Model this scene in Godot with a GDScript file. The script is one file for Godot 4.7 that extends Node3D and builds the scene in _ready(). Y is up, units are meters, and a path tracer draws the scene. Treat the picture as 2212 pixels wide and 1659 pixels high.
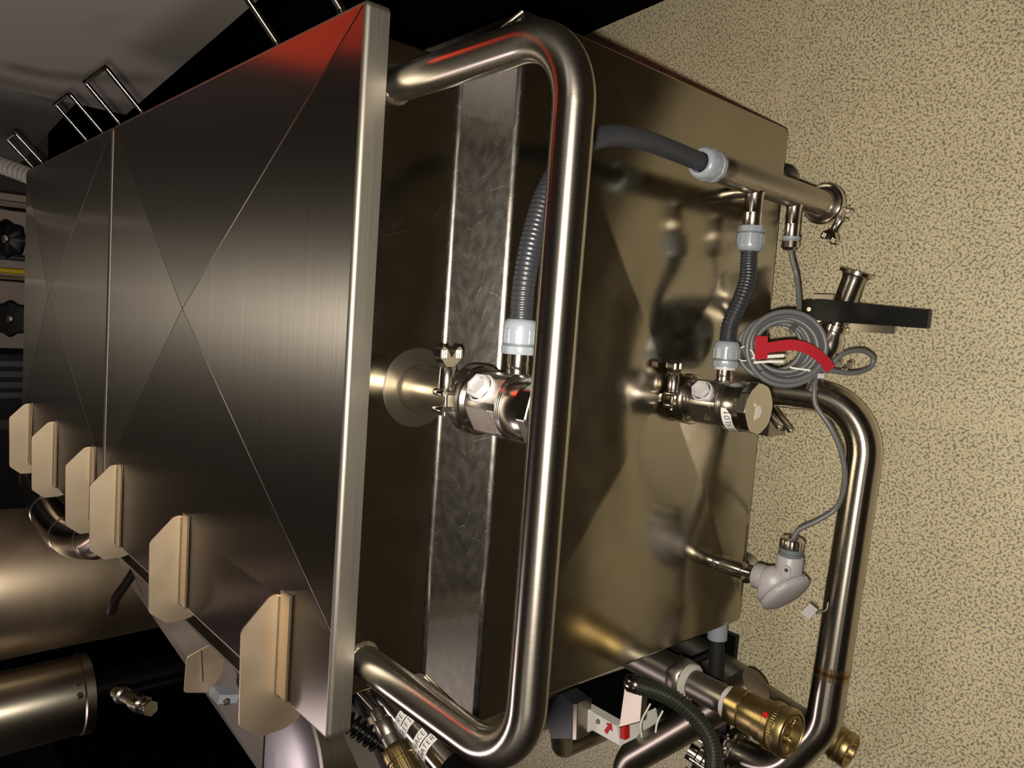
extends Node3D
# A stainless steel process tank photographed with the phone turned on its side:
# world y is up, the picture's left is the world's up.

# ------------------------------------------------------------------ mesh builder
class B:
	var v := PackedVector3Array()
	var n := PackedVector3Array()
	var u := PackedVector2Array()

	func tri(a: Vector3, b: Vector3, c: Vector3, na: Vector3, nb: Vector3, nc: Vector3, ua: Vector2, ub: Vector2, uc: Vector2) -> void:
		var g := (b - a).cross(c - a)
		if g.length_squared() < 1e-18:
			return
		if g.dot(na + nb + nc) > 0.0:
			v.append(a); v.append(c); v.append(b)
			n.append(na); n.append(nc); n.append(nb)
			u.append(ua); u.append(uc); u.append(ub)
		else:
			v.append(a); v.append(b); v.append(c)
			n.append(na); n.append(nb); n.append(nc)
			u.append(ua); u.append(ub); u.append(uc)

	func flat(a: Vector3, b: Vector3, c: Vector3, out: Vector3, ua := Vector2.ZERO, ub := Vector2(1, 0), uc := Vector2(0, 1)) -> void:
		var g := (b - a).cross(c - a).normalized()
		if g.dot(out) < 0.0:
			g = -g
		tri(a, b, c, g, g, g, ua, ub, uc)

	func quad(a: Vector3, b: Vector3, c: Vector3, d: Vector3, out: Vector3) -> void:
		var lu := (b - a).length()
		var lv := (d - a).length()
		flat(a, b, c, out, Vector2(0, 0), Vector2(lu, 0), Vector2(lu, lv))
		flat(a, c, d, out, Vector2(0, 0), Vector2(lu, lv), Vector2(0, lv))

	func mesh() -> ArrayMesh:
		var arr := []
		arr.resize(Mesh.ARRAY_MAX)
		arr[Mesh.ARRAY_VERTEX] = v
		arr[Mesh.ARRAY_NORMAL] = n
		arr[Mesh.ARRAY_TEX_UV] = u
		var m := ArrayMesh.new()
		m.add_surface_from_arrays(Mesh.PRIMITIVE_TRIANGLES, arr)
		return m

	# profile: [Vector2(radius, height)...] round local y; sides > 0 trims the radius to a polygon of that apothem
	func lathe(prof: Array, xf: Transform3D, segs := 32, sides := 0, apothem := 0.0, phase := 0.0, lobe := 0.0, lobes := 0) -> B:
		var m := prof.size()
		var dirs := []
		for i in m - 1:
			dirs.append((Vector2(prof[i + 1]) - Vector2(prof[i])).normalized())
		var rad := func(i: int, th: float) -> float:
			var r: float = prof[i].x
			if sides > 0:
				var w := TAU / sides
				var d := fposmod(th - phase + w * 0.5, w) - w * 0.5
				r = minf(r, apothem / cos(d) * (r / maxf(prof_max(prof), 1e-6) if r < apothem else 1.0))
			if lobes > 0:
				r *= 1.0 + lobe * cos(th * lobes)
			return r
		var h := 0.0
		for i in m - 1:
			var seg := (Vector2(prof[i + 1]) - Vector2(prof[i])).length()
			if seg < 1e-7:
				continue
			var d0: Vector2 = dirs[i]
			var da := d0
			var db := d0
			if i > 0 and d0.dot(dirs[i - 1]) > 0.78:
				da = (d0 + dirs[i - 1]).normalized()
			if i < m - 2 and d0.dot(dirs[i + 1]) > 0.78:
				db = (d0 + dirs[i + 1]).normalized()
			for j in segs:
				var q := []
				for k in 4:
					var ii := i + (1 if k >= 2 else 0)
					var th := TAU * (j + (1 if k == 1 or k == 2 else 0)) / segs
					var r: float = rad.call(ii, th)
					var e := 0.01
					var rp: float = (rad.call(ii, th + e) - rad.call(ii, th - e)) / (2 * e)
					var p := Vector3(r * cos(th), prof[ii].y, r * sin(th))
					var tth := Vector3(rp * cos(th) - r * sin(th), 0, rp * sin(th) + r * cos(th))
					if tth.length() < 1e-6:
						tth = Vector3(-sin(th), 0, cos(th))
					var dd: Vector2 = db if k >= 2 else da
					var tp := Vector3(dd.x * cos(th), dd.y, dd.x * sin(th))
					var nn := tp.cross(tth).normalized()
					q.append([xf * p, (xf.basis * nn).normalized(), Vector2(h + (seg if k >= 2 else 0.0), TAU * (j + (1 if k == 1 or k == 2 else 0)) / segs * 0.05)])
				tri(q[0][0], q[1][0], q[2][0], q[0][1], q[1][1], q[2][1], q[0][2], q[1][2], q[2][2])
				tri(q[0][0], q[2][0], q[3][0], q[0][1], q[2][1], q[3][1], q[0][2], q[2][2], q[3][2])
			h += seg
		return self

	func prof_max(prof: Array) -> float:
		var r := 0.0
		for p in prof:
			r = maxf(r, p.x)
		return r

	# a tube swept along a path; rib > 0 makes a ribbed hose of that pitch
	func tube(path: PackedVector3Array, r: float, segs := 20, caps := true, rib := 0.0, depth := 0.0) -> B:
		var pts := path
		if rib > 0.0:
			pts = even(path, rib / 6.0)
		var m := pts.size()
		var t0 := (pts[1] - pts[0]).normalized()
		var side := t0.cross(Vector3.UP)
		if side.length() < 0.1:
			side = t0.cross(Vector3.RIGHT)
		side = side.normalized()
		var rings := []
		var h := 0.0
		for i in m:
			var t := (pts[mini(i + 1, m - 1)] - pts[maxi(i - 1, 0)]).normalized()
			side = (side - t * side.dot(t)).normalized()
			var up := side.cross(t)
			if i > 0:
				h += (pts[i] - pts[i - 1]).length()
			var rr := r
			var sl := 0.0
			if rib > 0.0:
				rr = r + depth * cos(TAU * h / rib)
				sl = depth * TAU / rib * sin(TAU * h / rib)
			var ring := []
			for j in segs + 1:
				var a := TAU * j / segs
				var o := side * cos(a) + up * sin(a)
				ring.append([pts[i] + o * rr, (o + t * sl).normalized(), Vector2(h, r * a)])
			rings.append(ring)
		for i in m - 1:
			for j in segs:
				var a = rings[i][j]
				var b = rings[i][j + 1]
				var c = rings[i + 1][j + 1]
				var d = rings[i + 1][j]
				tri(a[0], b[0], c[0], a[1], b[1], c[1], a[2], b[2], c[2])
				tri(a[0], c[0], d[0], a[1], c[1], d[1], a[2], c[2], d[2])
		if caps:
			for e in 2:
				var i := 0 if e == 0 else m - 1
				var out := (pts[0] - pts[1]) if e == 0 else (pts[m - 1] - pts[m - 2])
				for j in segs:
					flat(pts[i], rings[i][j][0], rings[i][j + 1][0], out)
		return self

	static func even(path: PackedVector3Array, step: float) -> PackedVector3Array:
		var c := Curve3D.new()
		c.bake_interval = step
		for p in path:
			c.add_point(p)
		var l := c.get_baked_length()
		var k := int(l / step)
		var out := PackedVector3Array()
		for i in k + 1:
			out.append(c.sample_baked(l * i / k))
		return out

	# outline in local xy, extruded +-d/2 along local z, edges chamfered by e
	func prism(poly: PackedVector2Array, d: float, xf: Transform3D, e := 0.0) -> B:
		var pl := poly
		if not Geometry2D.is_polygon_clockwise(pl):
			pl = pl.duplicate()
			pl.reverse()
		var inner := pl
		if e > 0.0:
			var off := Geometry2D.offset_polygon(pl, -e, Geometry2D.JOIN_MITER)
			if off.size() == 1 and off[0].size() == pl.size():
				inner = off[0]
				# match the start corner
				var best := 0
				for i in inner.size():
					if inner[i].distance_to(pl[0]) < inner[best].distance_to(pl[0]):
						best = i
				var t := PackedVector2Array()
				for i in inner.size():
					t.append(inner[(best + i) % inner.size()])
				if Geometry2D.is_polygon_clockwise(t) != Geometry2D.is_polygon_clockwise(pl):
					var w := PackedVector2Array([t[0]])
					for i in range(t.size() - 1, 0, -1):
						w.append(t[i])
					t = w
				inner = t
			else:
				e = 0.0
		var idx := Geometry2D.triangulate_polygon(inner)
		var z1 := d * 0.5
		for s in [-1.0, 1.0]:
			var o := xf.basis * Vector3(0, 0, s)
			for k in range(0, idx.size(), 3):
				var p := []
				for q in 3:
					p.append(inner[idx[k + q]])
				flat(xf * Vector3(p[0].x, p[0].y, s * z1), xf * Vector3(p[1].x, p[1].y, s * z1), xf * Vector3(p[2].x, p[2].y, s * z1), o, p[0], p[1], p[2])
		var m := pl.size()
		for i in m:
			var a := pl[i]
			var b := pl[(i + 1) % m]
			var ia := inner[i]
			var ib := inner[(i + 1) % m]
			var t2 := (b - a).normalized()
			var o2 := Vector2(-t2.y, t2.x)
			var o3 := xf.basis * Vector3(o2.x, o2.y, 0)
			var zz := z1 - e
			quad(xf * Vector3(a.x, a.y, -zz), xf * Vector3(b.x, b.y, -zz), xf * Vector3(b.x, b.y, zz), xf * Vector3(a.x, a.y, zz), o3)
			if e > 0.0:
				for s in [-1.0, 1.0]:
					quad(xf * Vector3(a.x, a.y, s * zz), xf * Vector3(b.x, b.y, s * zz), xf * Vector3(ib.x, ib.y, s * z1), xf * Vector3(ia.x, ia.y, s * z1), o3 + xf.basis * Vector3(0, 0, s))
		return self

	func box(size: Vector3, xf: Transform3D, e := 0.0) -> B:
		var x := size.x * 0.5
		var y := size.y * 0.5
		return prism(PackedVector2Array([Vector2(-x, -y), Vector2(-x, y), Vector2(x, y), Vector2(x, -y)]), size.z, xf, e)

	# rounded rectangle ring in the xz plane with outward directions
	static func ring(x0: float, x1: float, z0: float, z1: float, rc: float, k := 5) -> Array:
		var out := []
		var cs := [[x1 - rc, z1 - rc, 0.0], [x0 + rc, z1 - rc, PI / 2], [x0 + rc, z0 + rc, PI], [x1 - rc, z0 + rc, PI * 1.5]]
		for c in cs:
			for i in k + 1:
				var a: float = c[2] + PI / 2 * i / k
				out.append([Vector3(c[0] + rc * cos(a), 0, c[1] + rc * sin(a)), Vector3(cos(a), 0, sin(a))])
		return out

	# joins rings [x0, x1, z0, z1, rc, y, tilt of the normal (rise)] ; skip(side normal) leaves that side out
	func loft(rs: Array, skip_front := []) -> B:
		var prev = null
		var pr = null
		var vh := 0.0
		for q in rs.size():
			var r = rs[q]
			var cur := ring(r[0], r[1], r[2], r[3], r[4])
			if prev != null:
				var m := cur.size()
				var run := 0.0
				var dh: float = absf(r[5] - pr[5]) + absf(r[3] - pr[3])
				for i in m:
					var j := (i + 1) % m
					var a: Vector3 = prev[i][0] + Vector3(0, pr[5], 0)
					var b: Vector3 = prev[j][0] + Vector3(0, pr[5], 0)
					var c: Vector3 = cur[j][0] + Vector3(0, r[5], 0)
					var d: Vector3 = cur[i][0] + Vector3(0, r[5], 0)
					var w := (b - a).length()
					if not (skip_front.has(q) and prev[i][1].z > 0.999 and prev[j][1].z > 0.999):
						var na: Vector3 = (prev[i][1] + Vector3(0, pr[6], 0)).normalized()
						var nb: Vector3 = (prev[j][1] + Vector3(0, pr[6], 0)).normalized()
						var nc: Vector3 = (cur[j][1] + Vector3(0, r[6], 0)).normalized()
						var nd: Vector3 = (cur[i][1] + Vector3(0, r[6], 0)).normalized()
						tri(a, b, c, na, nb, nc, Vector2(vh, run), Vector2(vh, run + w), Vector2(vh + dh, run + w))
						tri(a, c, d, na, nc, nd, Vector2(vh, run), Vector2(vh + dh, run + w), Vector2(vh + dh, run))
					run += w
				vh += dh
			prev = cur
			pr = r
		return self


# ------------------------------------------------------------------ scene helpers
var M := {}
var taken := {}

func numbered(called: String) -> String:
	if not taken.has(called):
		taken[called] = 0
		return called
	taken[called] += 1
	return "%s_%03d" % [called, taken[called]]

func thing(called: String, label: String, category: String, at := Vector3.ZERO, group := "") -> Node3D:
	var o := Node3D.new()
	o.name = numbered(called)
	add_child(o)
	o.position = at
	tag(o, label, category, group)
	return o

func tag(o: Node3D, label: String, category: String, group := "") -> void:
	o.set_meta("label", label)
	o.set_meta("category", category)
	if group != "":
		o.set_meta("group", group)

# commits a mesh built in world coordinates under a parent placed at its own origin
func part(called: String, b: B, m: Material, parent: Node3D, label := "") -> MeshInstance3D:
	var o := MeshInstance3D.new()
	o.name = called
	var off := Vector3.ZERO
	var q: Node = parent
	while q is Node3D and q != self:
		off += q.position
		q = q.get_parent()
	if off != Vector3.ZERO:
		for i in b.v.size():
			b.v[i] -= off
	o.mesh = b.mesh()
	o.material_override = m
	o.cast_shadow = GeometryInstance3D.SHADOW_CASTING_SETTING_ON
	parent.add_child(o, true)
	if label != "":
		o.set_meta("label", label)
	return o

func struct(called: String, b: B, m: Material) -> MeshInstance3D:
	var o := part(called, b, m, self)
	o.set_meta("kind", "structure")
	return o

# local y along dir
func along(dir: Vector3, at: Vector3, hint := Vector3.UP) -> Transform3D:
	var y := dir.normalized()
	var x := hint.cross(y)
	if x.length() < 0.05:
		x = Vector3.RIGHT.cross(y)
		if x.length() < 0.05:
			x = Vector3.FORWARD.cross(y)
	x = x.normalized()
	return Transform3D(Basis(x, y, x.cross(y)), at)

# local z along dir, local y near hint
func facing(dir: Vector3, at: Vector3, hint := Vector3.UP) -> Transform3D:
	var z := dir.normalized()
	var x := hint.cross(z).normalized()
	return Transform3D(Basis(x, z.cross(x), z), at)

func at(p: Vector3) -> Transform3D:
	return Transform3D(Basis.IDENTITY, p)

func vec(a: Array) -> PackedVector3Array:
	var out := PackedVector3Array()
	for p in a:
		out.append(p if p is Vector3 else Vector3(p[0], p[1], p[2]))
	return out

# straight runs with rounded corners of radius r
func bends(a: Array, r: float, k := 10) -> PackedVector3Array:
	var p := vec(a)
	var out := PackedVector3Array([p[0]])
	for i in range(1, p.size() - 1):
		var d0 := (p[i - 1] - p[i]).normalized()
		var d1 := (p[i + 1] - p[i]).normalized()
		var half := acos(clampf(d0.dot(d1), -1, 1)) * 0.5
		if half > 1.55:
			out.append(p[i])
			continue
		var t := r / tan(half)
		var c := p[i] + (d0 + d1).normalized() * (r / sin(half))
		var s := p[i] + d0 * t - c
		var e := p[i] + d1 * t - c
		for q in k + 1:
			out.append(c + s.slerp(e, float(q) / k))
	out.append(p[p.size() - 1])
	return out

# smooth curve through the points
func curve(a: Array, k := 10) -> PackedVector3Array:
	var p := vec(a)
	var out := PackedVector3Array()
	var m := p.size()
	for i in m - 1:
		for q in k:
			out.append(p[i].cubic_interpolate(p[i + 1], p[maxi(i - 1, 0)] if i > 0 else p[0] * 2 - p[1], p[mini(i + 2, m - 1)] if i < m - 2 else p[m - 1] * 2 - p[m - 2], float(q) / k))
	out.append(p[m - 1])
	return out

func rounded(pts: Array, r: float, k := 4) -> PackedVector2Array:
	var out := PackedVector2Array()
	var m := pts.size()
	for i in m:
		var p: Vector2 = pts[i]
		var d0: Vector2 = (Vector2(pts[(i + m - 1) % m]) - p)
		var d1: Vector2 = (Vector2(pts[(i + 1) % m]) - p)
		var rr := minf(r, minf(d0.length(), d1.length()) * 0.45)
		var a := p + d0.normalized() * rr
		var b := p + d1.normalized() * rr
		for q in k + 1:
			var t := float(q) / k
			out.append(a.lerp(p, t).lerp(p.lerp(b, t), t))
	return out

# ------------------------------------------------------------------ materials
func mat(c: Color, rough := 0.5, metal := 0.0) -> StandardMaterial3D:
	var m := StandardMaterial3D.new()
	m.albedo_color = c
	m.roughness = rough
	m.metallic = metal
	return m

func grain_image(w: int, h: int, fu: float, fv: float, lo: float, hi: float, seed_: int) -> ImageTexture:
	var nz := FastNoiseLite.new()
	nz.seed = seed_
	nz.noise_type = FastNoiseLite.TYPE_VALUE
	nz.frequency = 1.0
	nz.fractal_octaves = 3
	var im := Image.create(w, h, false, Image.FORMAT_RGB8)
	for y in h:
		for x in w:
			# wraps by blending the borders
			var q := nz.get_noise_2d(x * fu, y * fv)
			var bx := maxf(0.0, (x - w * 0.9) / (w * 0.1))
			var by := maxf(0.0, (y - h * 0.9) / (h * 0.1))
			if bx > 0.0:
				q = lerpf(q, nz.get_noise_2d((x - w) * fu, y * fv), bx)
			if by > 0.0:
				q = lerpf(q, nz.get_noise_2d(x * fu, (y - h) * fv), by)
			var g := clampf(lerpf(lo, hi, q * 0.5 + 0.5), 0, 1)
			im.set_pixel(x, y, Color(g, g, g))
	return ImageTexture.create_from_image(im)

# satin sheet: patchy roughness with fine scratches of its own
func scratch_image(size: int, base: float, count: int, seed_: int) -> ImageTexture:
	var rng := RandomNumberGenerator.new()
	rng.seed = seed_
	var nz := FastNoiseLite.new()
	nz.seed = seed_
	nz.frequency = 0.012
	nz.fractal_octaves = 4
	var im := Image.create(size, size, false, Image.FORMAT_RGB8)
	for y in size:
		for x in size:
			var g := base + 0.07 * nz.get_noise_2d(x, y) + rng.randf_range(-0.01, 0.01)
			im.set_pixel(x, y, Color(g, g, g))
	for i in count:
		var p := Vector2(rng.randf() * size, rng.randf() * size)
		var a := rng.randf() * TAU
		var l := rng.randf_range(4, 60) * (1.0 if rng.randf() < 0.8 else 2.5)
		var bend := rng.randf_range(-0.006, 0.006)
		var s := rng.randf_range(0.08, 0.3)
		for k in int(l):
			p += Vector2(cos(a), sin(a))
			a += bend
			var xx := posmod(int(p.x), size)
			var yy := posmod(int(p.y), size)
			var o := im.get_pixel(xx, yy).r
			im.set_pixel(xx, yy, Color(1, 1, 1) * minf(1.0, o + s))
	return ImageTexture.create_from_image(im)

func floor_image() -> ImageTexture:
	# broadcast epoxy: pale resin crowded with small grey chips, 1 m square
	var size := 1024
	var rng := RandomNumberGenerator.new()
	rng.seed = 77
	var nz := FastNoiseLite.new()
	nz.seed = 5
	nz.frequency = 0.145
	nz.fractal_octaves = 2
	nz.fractal_gain = 0.55
	nz.domain_warp_enabled = true
	nz.domain_warp_amplitude = 5.0
	nz.domain_warp_frequency = 0.09
	var tone := FastNoiseLite.new()
	tone.seed = 31
	tone.frequency = 0.05
	var big := FastNoiseLite.new()
	big.seed = 9
	big.frequency = 0.006
	big.fractal_octaves = 3
	var im := Image.create(size, size, false, Image.FORMAT_RGB8)
	var base := Color(0.735, 0.69, 0.58)
	var warm := Color(0.765, 0.71, 0.575)
	var chip := Color(0.385, 0.375, 0.315)
	var blue := Color(0.42, 0.425, 0.40)
	for y in size:
		for x in size:
			# the borders are blended so that the square repeats
			var bx := clampf((x - size * 0.95) / (size * 0.05), 0, 1)
			var by := clampf((y - size * 0.95) / (size * 0.05), 0, 1)
			var q := nz.get_noise_2d(x, y)
			if bx > 0.0:
				q = lerpf(q, nz.get_noise_2d(x - size, y), bx)
			if by > 0.0:
				q = lerpf(q, nz.get_noise_2d(x, y - size), by)
			var t := tone.get_noise_2d(x, y)
			var c := base.lerp(warm, clampf(0.5 + t, 0, 1))
			c = c.lerp(chip.lerp(blue, clampf(0.5 + 1.5 * t, 0, 1)), smoothstep(-0.04, 0.46, q) * 0.9)
			var g := big.get_noise_2d(x, y) * 0.02 * (1.0 - maxf(bx, by)) + rng.randf_range(-0.012, 0.012)
			im.set_pixel(x, y, Color(c.r + g, c.g + g, c.b + g))
	return ImageTexture.create_from_image(im)

func make_materials() -> void:
	var brush := grain_image(1024, 128, 0.9, 0.02, 0.82, 1.0, 3)
	var s := mat(Color(0.60, 0.575, 0.545), 0.325, 1.0)
	s.roughness_texture = brush
	s.anisotropy_enabled = true
	s.anisotropy = 1.0
	s.uv1_scale = Vector3(3, 1.2, 1)
	M.brushed = s
	var rm := mat(Color(0.62, 0.60, 0.565), 0.54, 1.0)
	rm.roughness_texture = brush
	rm.uv1_scale = Vector3(1.5, 2, 1)
	M.rim = rm
	var j := mat(Color(0.64, 0.615, 0.56), 0.66, 1.0)
	j.roughness_texture = scratch_image(1024, 0.27, 14, 11)
	M.jacket = j
	var sh := mat(Color(0.62, 0.60, 0.57), 0.55, 1.0)
	sh.roughness_texture = scratch_image(1024, 0.42, 420, 21)
	sh.uv1_scale = Vector3(3, 3, 1)
	M.shoulder = sh
	var t := mat(Color(0.72, 0.69, 0.65), 0.29, 1.0)
	t.roughness_texture = brush
	t.anisotropy_enabled = true
	t.anisotropy = 0.7
	t.uv1_scale = Vector3(6, 6, 1)
	M.tube = t
	M.chrome = mat(Color(0.80, 0.77, 0.73), 0.19, 1.0)
	M.pale_steel = mat(Color(0.62, 0.60, 0.60), 0.42, 1.0)
	M.rod = mat(Color(0.56, 0.53, 0.48), 0.13, 1.0)
	M.housing = mat(Color(0.84, 0.82, 0.80), 0.27, 1.0)
	M.satin = mat(Color(0.62, 0.59, 0.54), 0.34, 1.0)
	var pl := mat(Color(0.84, 0.765, 0.67), 0.55, 1.0)
	pl.roughness_texture = grain_image(256, 256, 0.05, 0.05, 0.75, 1.0, 8)
	M.plate = pl
	M.weld = mat(Color(0.80, 0.76, 0.68), 0.30, 1.0)
	M.galv = mat(Color(0.55, 0.53, 0.50), 0.42, 1.0)
	M.brass = mat(Color(0.62, 0.545, 0.37), 0.37, 1.0)
	M.grey_plastic = mat(Color(0.51, 0.535, 0.57), 0.32)
	M.grey_rubber = mat(Color(0.36, 0.39, 0.41), 0.6)
	M.conduit = mat(Color(0.165, 0.17, 0.19), 0.36)
	M.white_plastic = mat(Color(0.68, 0.665, 0.67), 0.45)
	M.cable = mat(Color(0.36, 0.36, 0.37), 0.45)
	M.red_strap = mat(Color(0.58, 0.025, 0.105), 0.9)
	M.tie = mat(Color(0.82, 0.81, 0.78), 0.35)
	M.black = mat(Color(0.03, 0.03, 0.031), 0.4)
	M.black.metallic_specular = 0.3
	M.black_rubber = mat(Color(0.05, 0.05, 0.052), 0.7)
	M.hose_green = mat(Color(0.135, 0.145, 0.115), 0.4)
	M.head_grey = mat(Color(0.60, 0.585, 0.60), 0.42)
	M.paper = mat(Color(0.84, 0.83, 0.82), 0.55)
	M.ink = mat(Color(0.10, 0.10, 0.10), 0.6)
	M.ink_pale = mat(Color(0.34, 0.30, 0.25), 0.6)
	M.residue = mat(Color(0.80, 0.78, 0.75), 0.7)
	M.label_plate = mat(Color(0.66, 0.63, 0.58), 0.36, 1.0)
	M.shade_black = mat(Color(0.02, 0.02, 0.02), 0.95)  # near-black that stands in for deep shade
	M.shade_black.metallic_specular = 0.1
	M.cabinet = mat(Color(0.70, 0.675, 0.65), 0.35)
	M.wall = mat(Color(0.30, 0.28, 0.265), 0.85)
	M.lit_wall = mat(Color(0.54, 0.49, 0.46), 0.7)  # back wall colour where light falls, paler than the wall itself
	M.ceiling = mat(Color(0.55, 0.53, 0.50), 0.9)
	M.white_paint = mat(Color(0.86, 0.85, 0.83), 0.35)
	M.yellow = mat(Color(0.80, 0.68, 0.06), 0.5)
	M.red_paint = mat(Color(0.72, 0.03, 0.06), 0.5)
	M.duct_white = mat(Color(0.66, 0.65, 0.62), 0.6)
	M.brown_plastic = mat(Color(0.10, 0.07, 0.06), 0.35)
	M.heat_tint = mat(Color(0.56, 0.42, 0.27), 0.3, 1.0)
	M.heat_straw = mat(Color(0.68, 0.59, 0.46), 0.3, 1.0)
	var f := mat(Color(1, 1, 1), 0.42)
	f.albedo_texture = floor_image()
	f.uv1_triplanar = true
	f.uv1_world_triplanar = true
	f.uv1_scale = Vector3(1, 1, 1)
	f.metallic_specular = 0.5
	M.floor = f

# ------------------------------------------------------------------ camera and light
func setup() -> void:
	var cam := Camera3D.new()
	cam.name = "camera"
	add_child(cam)
	var r := Basis(Vector3.UP, deg_to_rad(6.3377)) * Basis(Vector3.RIGHT, deg_to_rad(-42.2704)) * Basis(Vector3.BACK, deg_to_rad(-0.1789))
	cam.transform = Transform3D(r * Basis(Vector3(0, -1, 0), Vector3(1, 0, 0), Vector3(0, 0, 1)), Vector3(0.0992, 1.6522, 0.9182))
	cam.fov = 53.874
	cam.near = 0.02
	cam.far = 60.0
	cam.current = true
	var env := Environment.new()
	env.background_mode = Environment.BG_COLOR
	env.background_color = Color(0, 0, 0)
	env.tonemap_mode = Environment.TONE_MAPPER_LINEAR
	env.tonemap_exposure = 1.0
	env.sdfgi_enabled = true
	env.ssao_enabled = true
	env.ssil_enabled = true
	var we := WorldEnvironment.new()
	we.name = "environment"
	we.environment = env
	add_child(we)
	# the phone's lamp, beside the lens
	var fl := SpotLight3D.new()
	fl.name = "phone_lamp"
	fl.light_color = Color(1.0, 0.965, 0.90)
	fl.light_energy = 2.85
	fl.light_size = 0.012
	fl.spot_angle = 43.0
	fl.spot_angle_attenuation = 0.12
	fl.spot_range = 20.0
	fl.spot_attenuation = 2.0
	fl.shadow_enabled = true
	add_child(fl)
	fl.transform = Transform3D(r, Vector3(0.0992, 1.6522, 0.9182) + r * Vector3(-0.03, 0.02, 0.0))
	# room lamps under the ceiling; the last is an added fill
	area_lamp("ceiling_lamp", "long white tube lamp under the ceiling behind the camera", Vector3(0.0, 2.85, 3.1), Vector2(3.0, 0.05), Color(1.0, 0.95, 0.86), 0.24, Vector3(0, -0.75, -0.65))
	area_lamp("ceiling_lamp", "square white ceiling panel lamp right of the tank front", Vector3(1.45, 3.02, 0.70), Vector2(0.75, 0.55), Color(1.0, 0.95, 0.92), 0.10, Vector3.DOWN)
	area_lamp("ceiling_lamp", "square white ceiling panel lamp left of the tank front", Vector3(-1.80, 3.02, 0.70), Vector2(0.75, 0.55), Color(1.0, 0.95, 0.92), 0.10, Vector3.DOWN)
	area_lamp("ceiling_lamp", "added white fill panel high at the left, tilted at the grey cabinets", Vector3(-2.3, 2.9, -2.2), Vector2(0.75, 0.55), Color(1.0, 0.93, 0.94), 1.8, Vector3(0.62, -0.78, 0.0))  # unseen fill, added to brighten the left vessel and grey cabinets
	# red beacon hanging over the lids
	area_lamp("signal_lamp", "red glowing signal lamp standing before the nearer grey cabinet", Vector3(1.06, 1.78, -1.22), Vector2(0.34, 0.16), Color(1.0, 0.25, 0.075), 0.085, Vector3(-0.35, -0.45, 0.8))

func area_lamp(called: String, label: String, p: Vector3, size: Vector2, c: Color, energy: float, dir: Vector3) -> void:
	var d := dir.normalized()
	var xf := facing(d, p, Vector3.UP if absf(d.y) < 0.9 else Vector3.BACK)
	var o := thing(called, label, "lamp", p)
	var g := mat(Color(0.9, 0.9, 0.9))
	g.emission_enabled = true
	g.emission = c
	g.emission_energy_multiplier = energy * 3.14 / (size.x * size.y) * 0.25
	part("diffuser", B.new().box(Vector3(size.x, size.y, 0.006), xf, 0.001), g, o)
	part("housing", B.new().box(Vector3(size.x + 0.04, size.y + 0.04, 0.05), xf * at(Vector3(0, 0, -0.032)), 0.006), M.white_paint, o)
	var l := AreaLight3D.new()
	l.name = "light"
	l.light_color = c
	l.light_energy = energy
	l.area_size = size
	l.area_range = 12.0
	l.area_attenuation = 2.0
	l.shadow_enabled = true
	o.add_child(l)
	# area lights shine along their -z
	l.global_transform = Transform3D(xf.basis * Basis(Vector3.UP, PI), p + d * 0.01)

# ------------------------------------------------------------------ setting
func room() -> void:
	struct("floor", B.new().box(Vector3(7.4, 0.1, 9.2), at(Vector3(-0.2, -0.05, -0.6))), M.floor)
	struct("ceiling", B.new().box(Vector3(7.4, 0.1, 9.2), at(Vector3(-0.2, 3.15, -0.6))), M.ceiling)
	struct("wall_back", B.new().box(Vector3(7.4, 3.2, 0.1), at(Vector3(-0.2, 1.55, -5.2))), M.wall)
	struct("wall_front", B.new().box(Vector3(7.4, 3.2, 0.1), at(Vector3(-0.2, 1.55, 4.0))), M.ceiling)
	struct("wall_left", B.new().box(Vector3(0.1, 3.2, 9.2), at(Vector3(-3.9, 1.55, -0.6))), M.ceiling)
	struct("wall_right", B.new().box(Vector3(0.1, 3.2, 9.2), at(Vector3(3.5, 1.55, -0.6))), M.ceiling)

# ------------------------------------------------------------------ tank
const XL := -0.5283
const XR := 0.5474
const ZJ := 0.0752
const YS := 0.9043
const YB := 0.1199
const RB := 0.034

# how far the pressed front panel stands out of its plane
func bulge(x: float, y: float) -> float:
	var cx := (XL + XR) * 0.5
	var cy := (YS + YB) * 0.5
	var ex := 1.0 - absf(x - cx) / ((XR - XL) * 0.5)
	var ey := 1.0 - absf(y - cy) / ((YS - YB) * 0.5)
	var h := 0.019 * clampf(minf(ex, ey), 0, 1)
	var fade := clampf(minf(ex, ey) * 8.0, 0, 1)
	# the sheet is drawn in by the welds round the ports
	var d := Vector2((x + 0.02) * 0.66, (y - 0.458)).length()
	var w := -0.0060 * exp(-d * d / 0.010) + 0.0030 * exp(-pow(d - 0.16, 2) / 0.0022)
	var d2 := Vector2(x + 0.374, (y - 0.262)).length()
	w += -0.0034 * exp(-d2 * d2 / 0.006) + 0.0016 * exp(-pow(d2 - 0.13, 2) / 0.002)
	w += 0.0007 * sin(x * 9.0 + y * 4.0) * sin(y * 13.0 + 1.0)
	return h + w * fade

func sheet(a: Vector3, b: Vector3, c: Vector3, d: Vector3, thick: float) -> B:
	var g := B.new()
	var n := (b - a).cross(d - a).normalized()
	if n.y < 0.0:
		n = -n
	var o := n * thick
	g.quad(a, b, c, d, n)
	g.quad(a - o, b - o, c - o, d - o, -n)
	var m := (a + b + c + d) * 0.25
	for e in [[a, b], [b, c], [c, d], [d, a]]:
		g.quad(e[0], e[1], e[1] - o, e[0] - o, (e[0] + e[1]) * 0.5 - m)
	return g

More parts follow.
